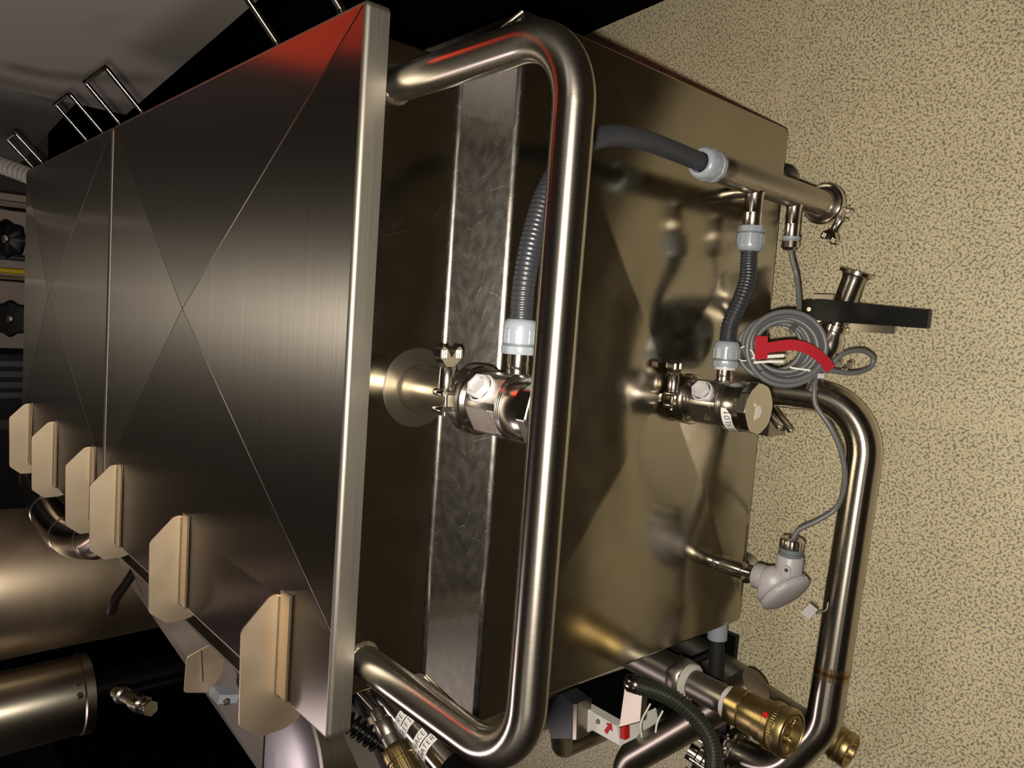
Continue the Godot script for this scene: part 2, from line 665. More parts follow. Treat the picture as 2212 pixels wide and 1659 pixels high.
func tank() -> Node3D:
	var t := thing("steel_tank", "large stainless steel process tank with a round bumper rail across its front", "tank")
	var bx0 := -0.4603
	var bx1 := 0.4737
	var zb := -2.22
	# upper body
	var b := B.new()
	b.loft([[bx0 + 0.01, bx1 - 0.01, zb, -0.01, 0.004, 1.128, 1.0], [bx0, bx1, zb, 0.0, 0.006, 1.120, 0.0], [bx0, bx1, zb, 0.0, 0.006, 0.955, 0.0]])
	b.quad(Vector3(bx0, 1.128, 0), Vector3(bx1, 1.128, 0), Vector3(bx1, 1.128, zb), Vector3(bx0, 1.128, zb), Vector3.UP)
	part("upper_body", b, M.jacket, t, "dark reflecting upper wall under the lid")
	# shoulder sloping out to the jacket, bent edges
	b = B.new()
	var zs := zb - 0.08
	b.loft([[bx0, bx1, zs, 0.0, 0.006, 0.9665, 0.05], [bx0 - 0.0012, bx1 + 0.0012, zs, 0.0012, 0.006, 0.9605, 0.45], [bx0 - 0.006, bx1 + 0.006, zs, 0.006, 0.006, 0.9555, 1.45],
		[XL + 0.0075, XR - 0.0075, zs, ZJ - 0.0075, 0.006, YS + 0.005, 1.45], [XL + 0.0018, XR - 0.0018, zs, ZJ - 0.0018, 0.006, YS, 0.6], [XL, XR, zs, ZJ, 0.006, YS - 0.006, 0.0]])
	part("shoulder", b, M.shoulder, t, "scratched sloping shoulder strip with bright bent edges")
	# lower jacket: sides, bottom bend, underside; the front is a pressed panel of its own
	b = B.new()
	var rs := [[XL, XR, zs, ZJ, 0.006, YS - 0.006, 0.0], [XL, XR, zs, ZJ, 0.006, YB + RB, 0.0]]
	for k in range(1, 7):
		var a := PI / 2 * k / 6
		var e := RB * (1 - cos(a))
		rs.append([XL + e, XR - e, zs, ZJ - e, 0.006, YB + RB - RB * sin(a), -tan(minf(a, 1.5))])
	b.loft(rs, [1])
	b.quad(Vector3(XL + RB, YB, ZJ - RB), Vector3(XR - RB, YB, ZJ - RB), Vector3(XR - RB, YB, zs), Vector3(XL + RB, YB, zs), Vector3.DOWN)
	part("jacket", b, M.jacket, t)
	b = B.new()
	var nx := 150
	var ny := 120
	var x0 := XL + 0.006
	var x1 := XR - 0.006
	var y0 := YB + RB
	var y1 := YS - 0.006
	var pos := func(i: int, j: int) -> Vector3:
		var x := lerpf(x0, x1, float(i) / nx)
		var y := lerpf(y0, y1, float(j) / ny)
		return Vector3(x, y, ZJ + (0.0 if i == 0 or j == 0 or i == nx or j == ny else bulge(x, y)))
	var nor := func(p: Vector3) -> Vector3:
		var e := 0.004
		return Vector3(-(bulge(p.x + e, p.y) - bulge(p.x - e, p.y)) / (2 * e), -(bulge(p.x, p.y + e) - bulge(p.x, p.y - e)) / (2 * e), 1).normalized()
	var P := []
	var N := []
	for i in nx + 1:
		for j in ny + 1:
			var p: Vector3 = pos.call(i, j)
			P.append(p)
			N.append(nor.call(p))
	for i in nx:
		for j in ny:
			var a := i * (ny + 1) + j
			var c := a + ny + 1
			var ua := Vector2(P[a].y, P[a].x)
			b.tri(P[a], P[c], P[c + 1], N[a], N[c], N[c + 1], ua, Vector2(P[c].y, P[c].x), Vector2(P[c + 1].y, P[c + 1].x))
			b.tri(P[a], P[c + 1], P[a + 1], N[a], N[c + 1], N[a + 1], ua, Vector2(P[c + 1].y, P[c + 1].x), Vector2(P[a + 1].y, P[a + 1].x))
	part("front_panel", b, M.jacket, t, "cross-broken front panel reflecting the floor")
	# bumper rail
	b = B.new().tube(bends([[0.413, 1.068, -0.004], [0.413, 1.068, 0.345], [-0.409, 1.07, 0.345], [-0.409, 1.07, -0.004]], 0.085, 14), 0.0232, 36)
	var rail := part("bumper_rail", b, M.tube, t, "thick round bumper rail standing out from the tank")
	for x in [0.413, -0.409]:
		part("weld_bead", B.new().lathe([Vector2(0.0232, 0.006), Vector2(0.0252, 0.004), Vector2(0.0268, 0.0015), Vector2(0.0275, 0.0)], along(Vector3.BACK, Vector3(x, 1.069, 0.0)), 36, 0, 0, 0, 0.02, 17), M.weld, rail)
	# level ports with ferrules
	for q in [[-0.008, 1.002, 0.0, 0.142, 0.0325, 0.06], [-0.02, 0.458, ZJ + 0.004, 0.106, 0.033, 0.058]]:
		var o := Vector3(q[0], q[1], q[2])
		var l: float = q[3] - q[2]
		var r: float = q[4]
		b = B.new().lathe([Vector2(r + 0.004, 0.0), Vector2(r + 0.001, 0.006), Vector2(r, 0.010), Vector2(r, maxf(l - 0.018, 0.0105)), Vector2(r + 0.002, maxf(l - 0.012, 0.013)), Vector2(0.041, l - 0.005), Vector2(0.041, l)], along(Vector3.BACK, o), 40)
		var pt := part("port_tube", b, M.satin, t)
		part("ground_ring", B.new().lathe([Vector2(r, 0.0022), Vector2(q[5] - 0.002, 0.0022), Vector2(q[5], 0.0)], along(Vector3.BACK, o - Vector3(0, 0, 0.0006)), 48), M.satin, pt)
	# corner welds of the shoulder
	for s in [[bx0 - 0.004, -1.0, XL + 0.003], [bx1 + 0.004, 1.0, XR - 0.003]]:
		part("corner_weld", B.new().tube(vec([[s[0], 0.9575, 0.004], [s[2], YS + 0.004, ZJ - 0.004]]), 0.0035, 10), M.weld, t)
	# gutter channel along the left side
	b = B.new().prism(PackedVector2Array([Vector2(-0.02, 0.0), Vector2(-0.02, 0.006), Vector2(-0.075, 0.006), Vector2(-0.075, 0.05), Vector2(-0.08, 0.05), Vector2(-0.08, -0.06), Vector2(-0.075, -0.06), Vector2(-0.075, 0.0)]), 1.9, at(Vector3(-0.47, 1.065, -1.22)), 0.0)
	part("gutter", b, M.satin, t, "bent gutter channel along the left side")
	part("side_apron", sheet(Vector3(-0.552, 1.075, -1.36), Vector3(-0.552, 1.075, -0.30), Vector3(-0.850, 1.0, -0.46), Vector3(-0.735, 1.0, -1.36), 0.004), M.satin, t, "sloping apron sheet along the left side")
	for p in [[-0.45, 0.0], [0.47, 0.0], [-0.45, -1.05], [0.47, -1.05], [-0.45, -2.1], [0.47, -2.1]]:
		part("leg", B.new().lathe([Vector2(0.0, 0.0), Vector2(0.035, 0.0), Vector2(0.038, 0.004), Vector2(0.038, 0.012), Vector2(0.02, 0.018), Vector2(0.02, 0.13)], at(Vector3(p[0], 0.0, p[1])), 24), M.satin, t)
	return t

# ------------------------------------------------------------------ lids
func lid(label: String, z1: float, z0: float, apex: Vector3, drop: float, hs: Array, ps: Array) -> void:
	var o := thing("tank_lid", label, "lid", Vector3(0, 1.137, z1), "lids of the tank")
	var b := B.new()
	var r := 0.007
	var x0 := -0.5
	var x1 := 0.5
	var rs := []
	for k in 7:
		var a := PI / 2 * k / 6
		var e := r * (1 - sin(a))
		rs.append([x0 + e, x1 - e, z0 + e, z1 - e, maxf(0.0101 - e, 0.002), 1.137 - r * (1 - cos(a)), tan(PI / 2 - maxf(a, 0.05))])
	rs.append([x0, x1, z0, z1, 0.0101, 1.137 - drop + 0.001, 0.0])
	rs.append([x0 + 0.001, x1 - 0.001, z0 + 0.001, z1 - 0.001, 0.0091, 1.137 - drop, -1.0])
	rs.append([x0 + 0.003, x1 - 0.003, z0 + 0.003, z1 - 0.003, 0.0071, 1.137 - drop, -1.0])
	rs.append([x0 + 0.003, x1 - 0.003, z0 + 0.003, z1 - 0.003, 0.0071, 1.134, -1.0])
	b.loft(rs)
	part("rim", b, M.rim, o, "rounded rim and folded front edge")
	b = B.new()
	var a0 := Vector3(x0 + r, 1.137, z1 - r)
	var a1 := Vector3(-0.345, 1.137, z1 - r)
	var a2 := Vector3(x1 - r, 1.137, z1 - r)
	var c0 := Vector3(x0 + r, 1.137, z0 + r)
	var c1 := Vector3(-0.345, 1.137, z0 + r)
	var c2 := Vector3(x1 - r, 1.137, z0 + r)
	# four flat facets, each drawn back from the folds, and a pressed groove along every fold
	var w := 0.0016
	for f in [[a1, a2], [a2, c2], [c2, c1], [c1, a1]]:
		var mid: Vector3 = (f[0] + f[1]) * 0.5
		var e: Vector3 = (f[1] - f[0]).normalized()
		var p0: Vector3 = f[0] + e * w / sin(e.angle_to(apex - f[0]))
		var p1: Vector3 = f[1] - e * w / sin((-e).angle_to(apex - f[1]))
		var half: float = (f[0] - apex).angle_to(f[1] - apex) * 0.5
		var p2: Vector3 = apex + (mid - apex).normalized() * (w / sin(half))
		b.flat(p0, p1, p2, Vector3.UP, Vector2(p0.z, p0.x), Vector2(p1.z, p1.x), Vector2(p2.z, p2.x))
		var low := Vector3(0, -0.0005, 0)
		for g in [[p0, f[0]], [p1, f[1]]]:
			var q0: Vector3 = g[1] + low
			var q1: Vector3 = apex + low
			var g0: Vector3 = g[0]
			b.flat(g0, q0, q1, Vector3.UP, Vector2(g0.z, g0.x), Vector2(q0.z, q0.x), Vector2(q1.z, q1.x))
			b.flat(g0, q1, p2, Vector3.UP, Vector2(g0.z, g0.x), Vector2(q1.z, q1.x), Vector2(p2.z, p2.x))
	for f in [[a0, a1, c1], [a0, c1, c0]]:
		b.flat(f[0], f[1], f[2], Vector3.UP, Vector2(f[0].z, f[0].x), Vector2(f[1].z, f[1].x), Vector2(f[2].z, f[2].x))
	part("cross_broken_panel", b, M.brushed, o)
	for h in hs:
		var f0 := Vector3(0.5, 1.127, h[0])
		var f1 := Vector3(0.5, 1.127, h[1])
		var d := Vector3(0.083, 0.078, 0.0)
		part("handle", B.new().tube(bends([f0, f0 + Vector3(0.008, 0.004, 0), f0 + d, f1 + d, f1 + Vector3(0.008, 0.004, 0), f1], 0.006, 6), 0.0056, 16), M.rod, o, "thin bent rod handle")
	for p in ps:
		hinge_plate(o, p[0], p[1], p[2])

func hinge_plate(o: Node3D, z: float, xr: float, xl: float) -> void:
	# upright plate with a cut corner, welded across the lid's left edge
	var y := 1.137
	var pts := [Vector2(xr, y + 0.004), Vector2(xr - 0.002, y + 0.020), Vector2(xr - 0.046, y + 0.062), Vector2(xl + 0.028, y + 0.059), Vector2(xl, y + 0.026), Vector2(xl + 0.001, y - 0.016), Vector2(xl + 0.012, y - 0.040), Vector2(xl + 0.045, y - 0.036), Vector2(-0.503, y + 0.001)]
	var pl := part("hinge_plate", B.new().prism(rounded(pts, 0.006, 3), 0.003, at(Vector3(0, 0, z)), 0.0006), M.plate, o, "upright hinge plate with a cut corner")
	# folded foot lying on the lid, with its two seams
	part("foot_flange", B.new().box(Vector3(xr + 0.497, 0.004, 0.034), at(Vector3((xr - 0.497) / 2 + 0.004, y + 0.0022, z + 0.018)), 0.0008), M.plate, pl)
	part("weld_bead", B.new().tube(vec([[xr + 0.006, y + 0.003, z + 0.036], [-0.494, y + 0.003, z + 0.036]]), 0.0024, 8), M.weld, pl)
	part("weld_bead", B.new().tube(vec([[xr - 0.004, y + 0.005, z + 0.0025], [-0.494, y + 0.005, z + 0.0025]]), 0.0018, 8), M.weld, pl)

# ------------------------------------------------------------------ clamps, sensors, glands
func tri_clamp(label: String, c: Vector3, axis: Vector3, up: Vector3, side: Vector3, r := 0.047, group := "") -> void:
	# ring with two ears at its top, closed by a bolt with a wing nut on one side
	var o := thing("pipe_clamp", label, "clamp", c, group)
	var k := r / 0.047
	part("band", B.new().lathe([Vector2(0.040, -0.010), Vector2(0.0445, -0.011), Vector2(0.047, -0.008), Vector2(0.047, 0.008), Vector2(0.0445, 0.011), Vector2(0.040, 0.010), Vector2(0.040, -0.010)].map(func(p): return p * k), along(axis, c), 48), M.chrome, o)
	var top := c + up * (r + 0.008 * k)
	for s in [-1.0, 1.0]:
		part("ear", B.new().prism(rounded([Vector2(-0.009, -0.014), Vector2(0.009, -0.014), Vector2(0.010, 0.010), Vector2(-0.010, 0.010)].map(func(p): return p * k), 0.005), 0.006 * k, facing(side, top + side * s * 0.0105 * k, up), 0.001), M.chrome, o)
		part("ear_pin", B.new().lathe([Vector2(0, -0.011), Vector2(0.0035, -0.011), Vector2(0.0045, -0.009), Vector2(0.0045, 0.009), Vector2(0.0035, 0.011), Vector2(0, 0.011)].map(func(p): return p * k), along(axis, top + side * s * 0.0105 * k + up * 0.010 * k), 16), M.chrome, o)
	part("bolt", B.new().tube(B.even(vec([top - side * 0.020 * k, top + side * 0.02 * k]), 0.001), 0.0033 * k, 12, true, 0.0016, 0.0003), M.chrome, o)
	var nut := part("wing_nut", B.new().lathe([Vector2(0, 0.0), Vector2(0.0105, 0.0), Vector2(0.011, 0.002), Vector2(0.0105, 0.028), Vector2(0.009, 0.030), Vector2(0, 0.030)].map(func(p): return p * k), along(side, top + side * 0.014 * k), 24), M.chrome, o)
	var pts := [Vector2(-0.007, 0.0), Vector2(0.007, 0.0), Vector2(0.014, 0.008), Vector2(0.026, 0.016), Vector2(0.026, 0.026), Vector2(0.018, 0.031), Vector2(0.009, 0.026), Vector2(0.0, 0.015), Vector2(-0.009, 0.026), Vector2(-0.018, 0.031), Vector2(-0.026, 0.026), Vector2(-0.026, 0.016), Vector2(-0.014, 0.008)].map(func(p): return p * k)
	var u2 := (up + axis * 0.35).normalized()
	var zz := side.cross(u2).normalized()
	part("wing", B.new().prism(rounded(pts, 0.003), 0.011 * k, Transform3D(Basis(u2, side, u2.cross(side)), top + side * 0.040 * k), 0.0012), M.chrome, nut)
	for s in [-1.0, 1.0]:
		for q in 3:
			part("grip_rib", B.new().box(Vector3(0.0015, 0.010, 0.0125) * k, Transform3D(Basis(u2, side, u2.cross(side)), top + side * 0.0605 * k + u2 * s * (0.012 + 0.0045 * q) * k), 0.0), M.chrome, nut)

func gland(parent: Node3D, p: Vector3, d: Vector3, r := 0.0225, l := 0.045) -> Node3D:
	# grey plastic conduit gland: collar at p, dome nut towards d
	var g := part("conduit_gland", B.new().lathe([Vector2(0, 0), Vector2(r, 0), Vector2(r * 1.02, 0.001), Vector2(r * 1.02, l * 0.22), Vector2(r * 0.96, l * 0.24)], along(d, p), 36, 8, r * 0.98, 0.2), M.grey_plastic, parent, "light grey plastic conduit gland")
	part("seal_ring", B.new().lathe([Vector2(r * 0.9, l * 0.23), Vector2(r * 0.94, l * 0.25), Vector2(r * 0.94, l * 0.29), Vector2(r * 0.9, l * 0.30)], along(d, p), 32), M.grey_rubber, g)
	part("dome_nut", B.new().lathe([Vector2(r * 0.9, l * 0.285), Vector2(r, l * 0.30), Vector2(r, l * 0.74), Vector2(r * 0.985, l * 0.82), Vector2(r * 0.92, l * 0.92), Vector2(r * 0.80, l * 0.985), Vector2(r * 0.70, l), Vector2(r * 0.64, l)], along(d, p), 40), M.grey_plastic, g)
	for k in 8:
		var a := TAU * k / 8
		var xf := along(d, p)
		var rr := xf.basis * Vector3(cos(a), 0, sin(a))
		part("nut_rib", B.new().box(Vector3(r * 0.42, l * 0.40, 0.0018), facing(rr, p + d.normalized() * l * 0.51 + rr * r * 0.995, d), 0.0006), M.grey_plastic, g)
	return g

func sensor(label: String, c: Vector3, text: String, small: String, washer: bool) -> void:
	# level switch on the clamp centre c, pointing to +z
	var o := thing("level_sensor", label, "sensor", c, "level sensors on the tank front")
	var xf := along(Vector3.BACK, c, Vector3.RIGHT)
	part("neck", B.new().lathe([Vector2(0.041, 0.0), Vector2(0.041, 0.006), Vector2(0.034, 0.012), Vector2(0.034, 0.024)], xf, 40), M.chrome, o)
	# six-sided housing: flats 60 degrees apart, one towards +x
	var ph := 0.0
	var body := B.new()
	var hx := Transform3D(Basis(Vector3.RIGHT, Vector3.BACK, Vector3.DOWN), c)
	body.lathe([Vector2(0.030, 0.020), Vector2(0.0385, 0.021), Vector2(0.0415, 0.023), Vector2(0.043, 0.027), Vector2(0.0435, 0.074), Vector2(0.0435, 0.080)], hx, 96, 6, 0.0392, ph)
	body.lathe([Vector2(0.0385, 0.078), Vector2(0.0425, 0.080), Vector2(0.0435, 0.083), Vector2(0.0435, 0.090)], hx, 64)
	part("housing", body, M.housing, o)
	for k in 3:
		var s := 0.0835 + k * 0.0032
		part("groove_ring", B.new().lathe([Vector2(0.043, s), Vector2(0.0441, s + 0.0008), Vector2(0.0441, s + 0.0016), Vector2(0.043, s + 0.0024)], hx, 64), M.chrome, o)
	var cap := part("cap", B.new().lathe([Vector2(0.0435, 0.0925), Vector2(0.0442, 0.094), Vector2(0.0442, 0.116), Vector2(0.0442, 0.1165), Vector2(0.0430, 0.122), Vector2(0.0425, 0.136), Vector2(0.0415, 0.1385), Vector2(0.0395, 0.140)], hx, 96, 0), M.chrome, o)
	part("face", B.new().lathe([Vector2(0.0462, 0.126), Vector2(0.0462, 0.1395), Vector2(0.0440, 0.1420), Vector2(0.0, 0.1420)], hx, 128, 8, 0.0428, 0.25), M.chrome, cap, "eight-sided polished end face")
	# white hexagon plug on the flat turned up and right
	var pd := Vector3(0.5, 0.866, 0)
	var pp := c + pd * 0.039 + Vector3(0, 0, 0.048)
	var plug := part("hexagon_plug", B.new().lathe([Vector2(0.0195, 0.0), Vector2(0.0195, 0.004), Vector2(0.018, 0.005), Vector2(0.017, 0.005)], along(pd, pp), 32), M.white_plastic, o, "white plastic hexagon plug")
	part("hexagon_head", B.new().lathe([Vector2(0.0172, 0.0045), Vector2(0.0172, 0.013), Vector2(0.0160, 0.0145), Vector2(0.0125, 0.0145), Vector2(0.0115, 0.0105), Vector2(0.0, 0.0105)], along(pd, pp), 6), M.white_plastic, plug)
	# type plate on the flat turned up and left
	var ld := Vector3(-0.5, 0.866, 0)
	var lp := c + ld * 0.0394 + Vector3(0, 0, 0.048)
	var lf := Transform3D(Basis(Vector3(0.866, 0.5, 0), Vector3(0, 0, -1), ld), lp)
	var plate := part("type_plate", B.new().prism(rounded([Vector2(-0.018, -0.022), Vector2(0.018, -0.022), Vector2(0.018, 0.022), Vector2(-0.018, 0.022)], 0.002), 0.0008, lf), M.label_plate, o)
	for k in 5:
		var w := 0.007 + 0.004 * ((k * 7) % 3)
		part("print_line", B.new().box(Vector3(w, 0.0011, 0.0003), lf * at(Vector3(-0.013 + w * 0.5, -0.006 - 0.0028 * k, 0.0005))), M.ink_pale, plate)
	# side outlet to +x
	var op := c + Vector3(0.0385, -0.012, 0.060)
	part("outlet_seal", B.new().lathe([Vector2(0.0, -0.002), Vector2(0.0165, -0.002), Vector2(0.0165, 0.002), Vector2(0.014, 0.0025)], along(Vector3.RIGHT, op), 28), M.black_rubber, o)
	var nip := part("outlet_nipple", B.new().lathe([Vector2(0.0155, 0.002), Vector2(0.0155, 0.009), Vector2(0.0140, 0.0098)], along(Vector3.RIGHT, op), 6), M.chrome, o)
	part("sleeve", B.new().lathe([Vector2(0.0135, 0.008), Vector2(0.0145, 0.0095), Vector2(0.0145, 0.014), Vector2(0.0138, 0.0145), Vector2(0.0138, 0.017), Vector2(0.0145, 0.0175), Vector2(0.0145, 0.028)], along(Vector3.RIGHT, op), 28), M.chrome, nip)
	if washer:
		part("washer", B.new().lathe([Vector2(0.014, 0.022), Vector2(0.0195, 0.022), Vector2(0.0195, 0.0275), Vector2(0.014, 0.0275)], along(Vector3.RIGHT, op), 28), M.white_plastic, nip, "white washer")
		# paper tag wrapped round the cap
		var tb := B.new()
		var n := 26
		for i in n:
			var q := []
			for k in 2:
				var a := deg_to_rad(lerpf(3.0, 96.0, float(i + k) / n))
				var o3 := Vector3(-sin(a), cos(a), 0)
				var cut := 0.010 * (1.0 - clampf((i + k) / 4.0, 0, 1))
				q.append([c + o3 * 0.0448 + Vector3(0, 0, 0.0945), c + o3 * 0.0448 + Vector3(0, 0, 0.1140 - cut), o3])
			tb.tri(q[0][0], q[1][0], q[1][1], q[0][2], q[1][2], q[1][2], Vector2.ZERO, Vector2(1, 0), Vector2(1, 1))
			tb.tri(q[0][0], q[1][1], q[0][1], q[0][2], q[1][2], q[0][2], Vector2.ZERO, Vector2(1, 1), Vector2(0, 1))
		var tagp := part("paper_tag", tb, M.paper, o, "white paper tag lettered 20LSL01")
		for i in text.length():
			var a := deg_to_rad(80.0 - i * 11.0)
			var o3 := Vector3(-sin(a), cos(a), 0)
			letter(tagp, text[i], Transform3D(Basis(Vector3(cos(a), sin(a), 0), Vector3(0, 0, -1), o3), c + o3 * 0.0450 + Vector3(0, 0, 0.1060)), 0.0125)
		# torn sticker residue on the cap
		part("residue", B.new().prism(rounded([Vector2(-0.004, 0.012), Vector2(0.006, 0.013), Vector2(0.012, 0.006), Vector2(0.003, -0.016), Vector2(-0.010, -0.002), Vector2(-0.010, 0.007)], 0.003), 0.0004, Transform3D(Basis(Vector3(0.5, 0.866, 0), Vector3(0.866, -0.5, 0), Vector3.BACK), c + Vector3(-0.007, 0.004, 0.1423))), M.residue, cap, "torn white sticker residue")
		part("residue", B.new().prism(rounded([Vector2(-0.006, 0.003), Vector2(0.002, 0.004), Vector2(0.006, 0.0), Vector2(-0.002, -0.003)], 0.001), 0.0004, Transform3D(Basis(Vector3(0.6, 0.8, 0), Vector3(0.8, -0.6, 0), Vector3.BACK), c + Vector3(0.007, 0.016, 0.1423))), M.residue, cap)

func letter(parent: Node3D, s: String, xf: Transform3D, height: float, m: Material = null) -> void:
	var tm := TextMesh.new()
	var f := SystemFont.new()
	f.font_names = PackedStringArray(["Droid Sans"])
	tm.font = f
	tm.text = s
	tm.font_size = 64
	tm.pixel_size = height / 64.0 * 1.3
	tm.depth = 0.0002
	var o := MeshInstance3D.new()
	o.name = "lettering"
	o.mesh = tm
	o.material_override = m if m else M.ink
	parent.add_child(o, true)
	var off := Vector3.ZERO
	var q: Node = parent
	while q is Node3D and q != self:
		off += q.position
		q = q.get_parent()
	o.transform = Transform3D(xf.basis, xf.origin - off)

func instruments() -> void:
	tri_clamp("polished clamp with a wing nut holding the upper level sensor", Vector3(-0.008, 1.002, 0.142), Vector3.BACK, Vector3.UP, Vector3.RIGHT, 0.047, "clamps of the level sensors")
	tri_clamp("polished clamp with a wing nut holding the lower level sensor", Vector3(-0.02, 0.458, 0.106), Vector3.BACK, Vector3.UP, Vector3.RIGHT, 0.047, "clamps of the level sensors")
	sensor("polished level sensor partly hidden behind the bumper rail", Vector3(-0.008, 1.002, 0.1425), "", "", false)
	sensor("polished level sensor with a white paper tag, low on the front panel", Vector3(-0.02, 0.458, 0.1065), "20LSL01", "", true)
	# conduits
	var c1 := thing("flexible_conduit", "dark grey ribbed conduit curving up behind the bumper rail", "conduit", Vector3(0.383, 0.55, 0.17), "conduits")
	gland(c1, Vector3(0.0585, 0.990, 0.2025), Vector3.RIGHT, 0.0225, 0.045)
	gland(c1, Vector3(0.383, 0.542, 0.17), Vector3(0.0, 1, 0.0), 0.027, 0.044)
	part("hose", B.new().tube(curve([[0.10, 0.990, 0.2025], [0.15, 0.989, 0.2025], [0.21, 0.979, 0.202], [0.275, 0.955, 0.20], [0.335, 0.905, 0.196], [0.368, 0.840, 0.190], [0.382, 0.760, 0.182], [0.385, 0.670, 0.174], [0.383, 0.580, 0.17]], 14), 0.0148, 20, true, 0.0062, 0.00035), M.conduit, c1)
	var c2 := thing("flexible_conduit", "short dark grey ribbed conduit leading to the lower level sensor", "conduit", Vector3(0.26, 0.41, 0.17), "conduits")
	gland(c2, Vector3(0.0465, 0.446, 0.1665), Vector3.RIGHT, 0.0232, 0.046)
	gland(c2, Vector3(0.302, 0.408, 0.17), Vector3.LEFT, 0.0235, 0.045)
	part("hose", B.new().tube(curve([[0.09, 0.446, 0.1665], [0.125, 0.447, 0.170], [0.165, 0.438, 0.180], [0.205, 0.421, 0.180], [0.235, 0.411, 0.173], [0.262, 0.408, 0.17]], 14), 0.0148, 20, true, 0.0062, 0.0008), M.conduit, c2)
	# manifold
	var m := thing("cable_manifold", "upright steel tube manifold with two side branches at the tank corner", "manifold", Vector3(0.383, 0.13, 0.17))
	var v := B.new()
	v.lathe([Vector2(0.0, 0.545), Vector2(0.019, 0.545), Vector2(0.019, 0.530), Vector2(0.022, 0.522), Vector2(0.0255, 0.505), Vector2(0.0255, 0.160), Vector2(0.030, 0.152), Vector2(0.036, 0.147), Vector2(0.036, 0.141), Vector2(0.0, 0.141)], at(Vector3(0.383, 0, 0.17)), 40)
	part("column", v, M.tube, m)
	for q in [[0.408, 0.0165, 0.303], [0.262, 0.0142, 0.300]]:
		part("branch", B.new().lathe([Vector2(q[1] + 0.002, 0.020), Vector2(q[1], 0.028), Vector2(q[1], 0.055), Vector2(q[1] + 0.0006, 0.056), Vector2(q[1] + 0.0006, 0.058), Vector2(q[1], 0.059), Vector2(q[1], 0.383 - q[2]), Vector2(0, 0.383 - q[2])], along(Vector3.LEFT, Vector3(0.383, q[0], 0.17)), 28), M.chrome, m)
	part("standoff", B.new().tube(vec([[0.383, 0.33, 0.17], [0.383, 0.33, ZJ - 0.002]]), 0.013, 20), M.satin, m)
	tri_clamp("small polished clamp closing the foot of the cable manifold", Vector3(0.383, 0.141, 0.17), Vector3.UP, Vector3(-0.45, 0, 0.893), Vector3(-0.893, 0, -0.45), 0.041)
	part("end_cap", B.new().lathe([Vector2(0.0, 0.128), Vector2(0.033, 0.128), Vector2(0.036, 0.131), Vector2(0.036, 0.141), Vector2(0, 0.141)], at(Vector3(0.383, 0, 0.17)), 36), M.chrome, m)
	# small metal cable gland on the lower branch
	var g := part("cable_gland", B.new().lathe([Vector2(0.0, 0.0), Vector2(0.0172, 0.0), Vector2(0.0172, 0.006), Vector2(0.015, 0.007), Vector2(0.015, 0.009)], along(Vector3.LEFT, Vector3(0.302, 0.262, 0.17)), 28), M.grey_plastic, m)
	part("gland_nut", B.new().lathe([Vector2(0.015, 0.008), Vector2(0.0172, 0.009), Vector2(0.0172, 0.021), Vector2(0.013, 0.026), Vector2(0.006, 0.027)], along(Vector3.LEFT, Vector3(0.302, 0.262, 0.17)), 8), M.chrome, g)
	# sensor cable: coil, leads and a small loop
	var ca := thing("sensor_cable", "grey sensor cable wound into a hanging coil", "cable", Vector3(0.085, 0.33, 0.22))
	var axis := Vector3(0.06, 0.68, 0.73).normalized()
	var xf := along(axis, Vector3(0.087, 0.330, 0.216), Vector3(0, 0, 1))
	var rng := RandomNumberGenerator.new()
	rng.seed = 4
	for bundle in 2:
		# a front bundle of wide turns and a second one leaning back behind it
		var pts := []
		var loops := 4 if bundle == 0 else 7
		var off := []
		for i in loops + 2:
			if bundle == 0:
				off.append([rng.randf_range(-0.006, 0.006), rng.randf_range(-0.008, 0.008), 0.061 + rng.randf_range(-0.006, 0.006)])
			else:
				off.append([rng.randf_range(-0.012, 0.006), 0.004 + rng.randf_range(-0.006, 0.006), 0.053 + rng.randf_range(-0.008, 0.006)])
		var lean := Basis.IDENTITY if bundle == 0 else Basis(Vector3(1, 0, 0), 0.22)
		for i in loops * 20 + 1:
			var t := i / 20.0
			var k := int(t)
			var fr := smoothstep(0.0, 1.0, t - k)
			var ox: float = lerpf(off[k][0], off[k + 1][0], fr)
			var oz: float = lerpf(off[k][1], off[k + 1][1], fr)
			var rr: float = lerpf(off[k][2], off[k + 1][2], fr)
			var a := TAU * t + 0.6
			pts.append(xf * (lean * Vector3(ox + rr * cos(a), (0.0 if bundle == 0 else -0.012) + (0.0062 if bundle == 0 else -0.0068) * t, oz + rr * 1.08 * sin(a) + (0.0 if bundle == 0 else 0.0034 * t - 0.008))))
		part("coil", B.new().tube(curve(pts, 2), 0.0050, 12), M.cable, ca)
	part("lead", B.new().tube(curve([[0.28, 0.262, 0.17], [0.255, 0.252, 0.173], [0.2257, 0.2434, 0.180], [0.1705, 0.2605, 0.1995], [0.14, 0.29, 0.213], [0.118, 0.325, 0.222]], 8), 0.0048, 12), M.cable, ca)
	part("lead", B.new().tube(curve([[0.030, 0.325, 0.232], [0.0394, 0.2896, 0.2585], [0.0187, 0.278, 0.2551], [-0.0156, 0.2749, 0.2598], [-0.0557, 0.2636, 0.2882], [-0.1015, 0.249, 0.3066], [-0.1544, 0.2347, 0.312], [-0.2072, 0.2259, 0.2987], [-0.2371, 0.2431, 0.2736], [-0.2620, 0.2580, 0.2440], [-0.2860, 0.2620, 0.2352]], 8), 0.0048, 12), M.cable, ca)
	part("loop", B.new().tube(curve([[0.058, 0.29, 0.245], [0.055, 0.2599, 0.2656], [0.0831, 0.2373, 0.2832], [0.0925, 0.2014, 0.3014], [0.0809, 0.175, 0.3132], [0.0603, 0.1796, 0.3113], [0.0486, 0.2145, 0.2943], [0.0513, 0.2599, 0.2680], [0.05, 0.285, 0.25]], 8), 0.0048, 12), M.cable, ca)
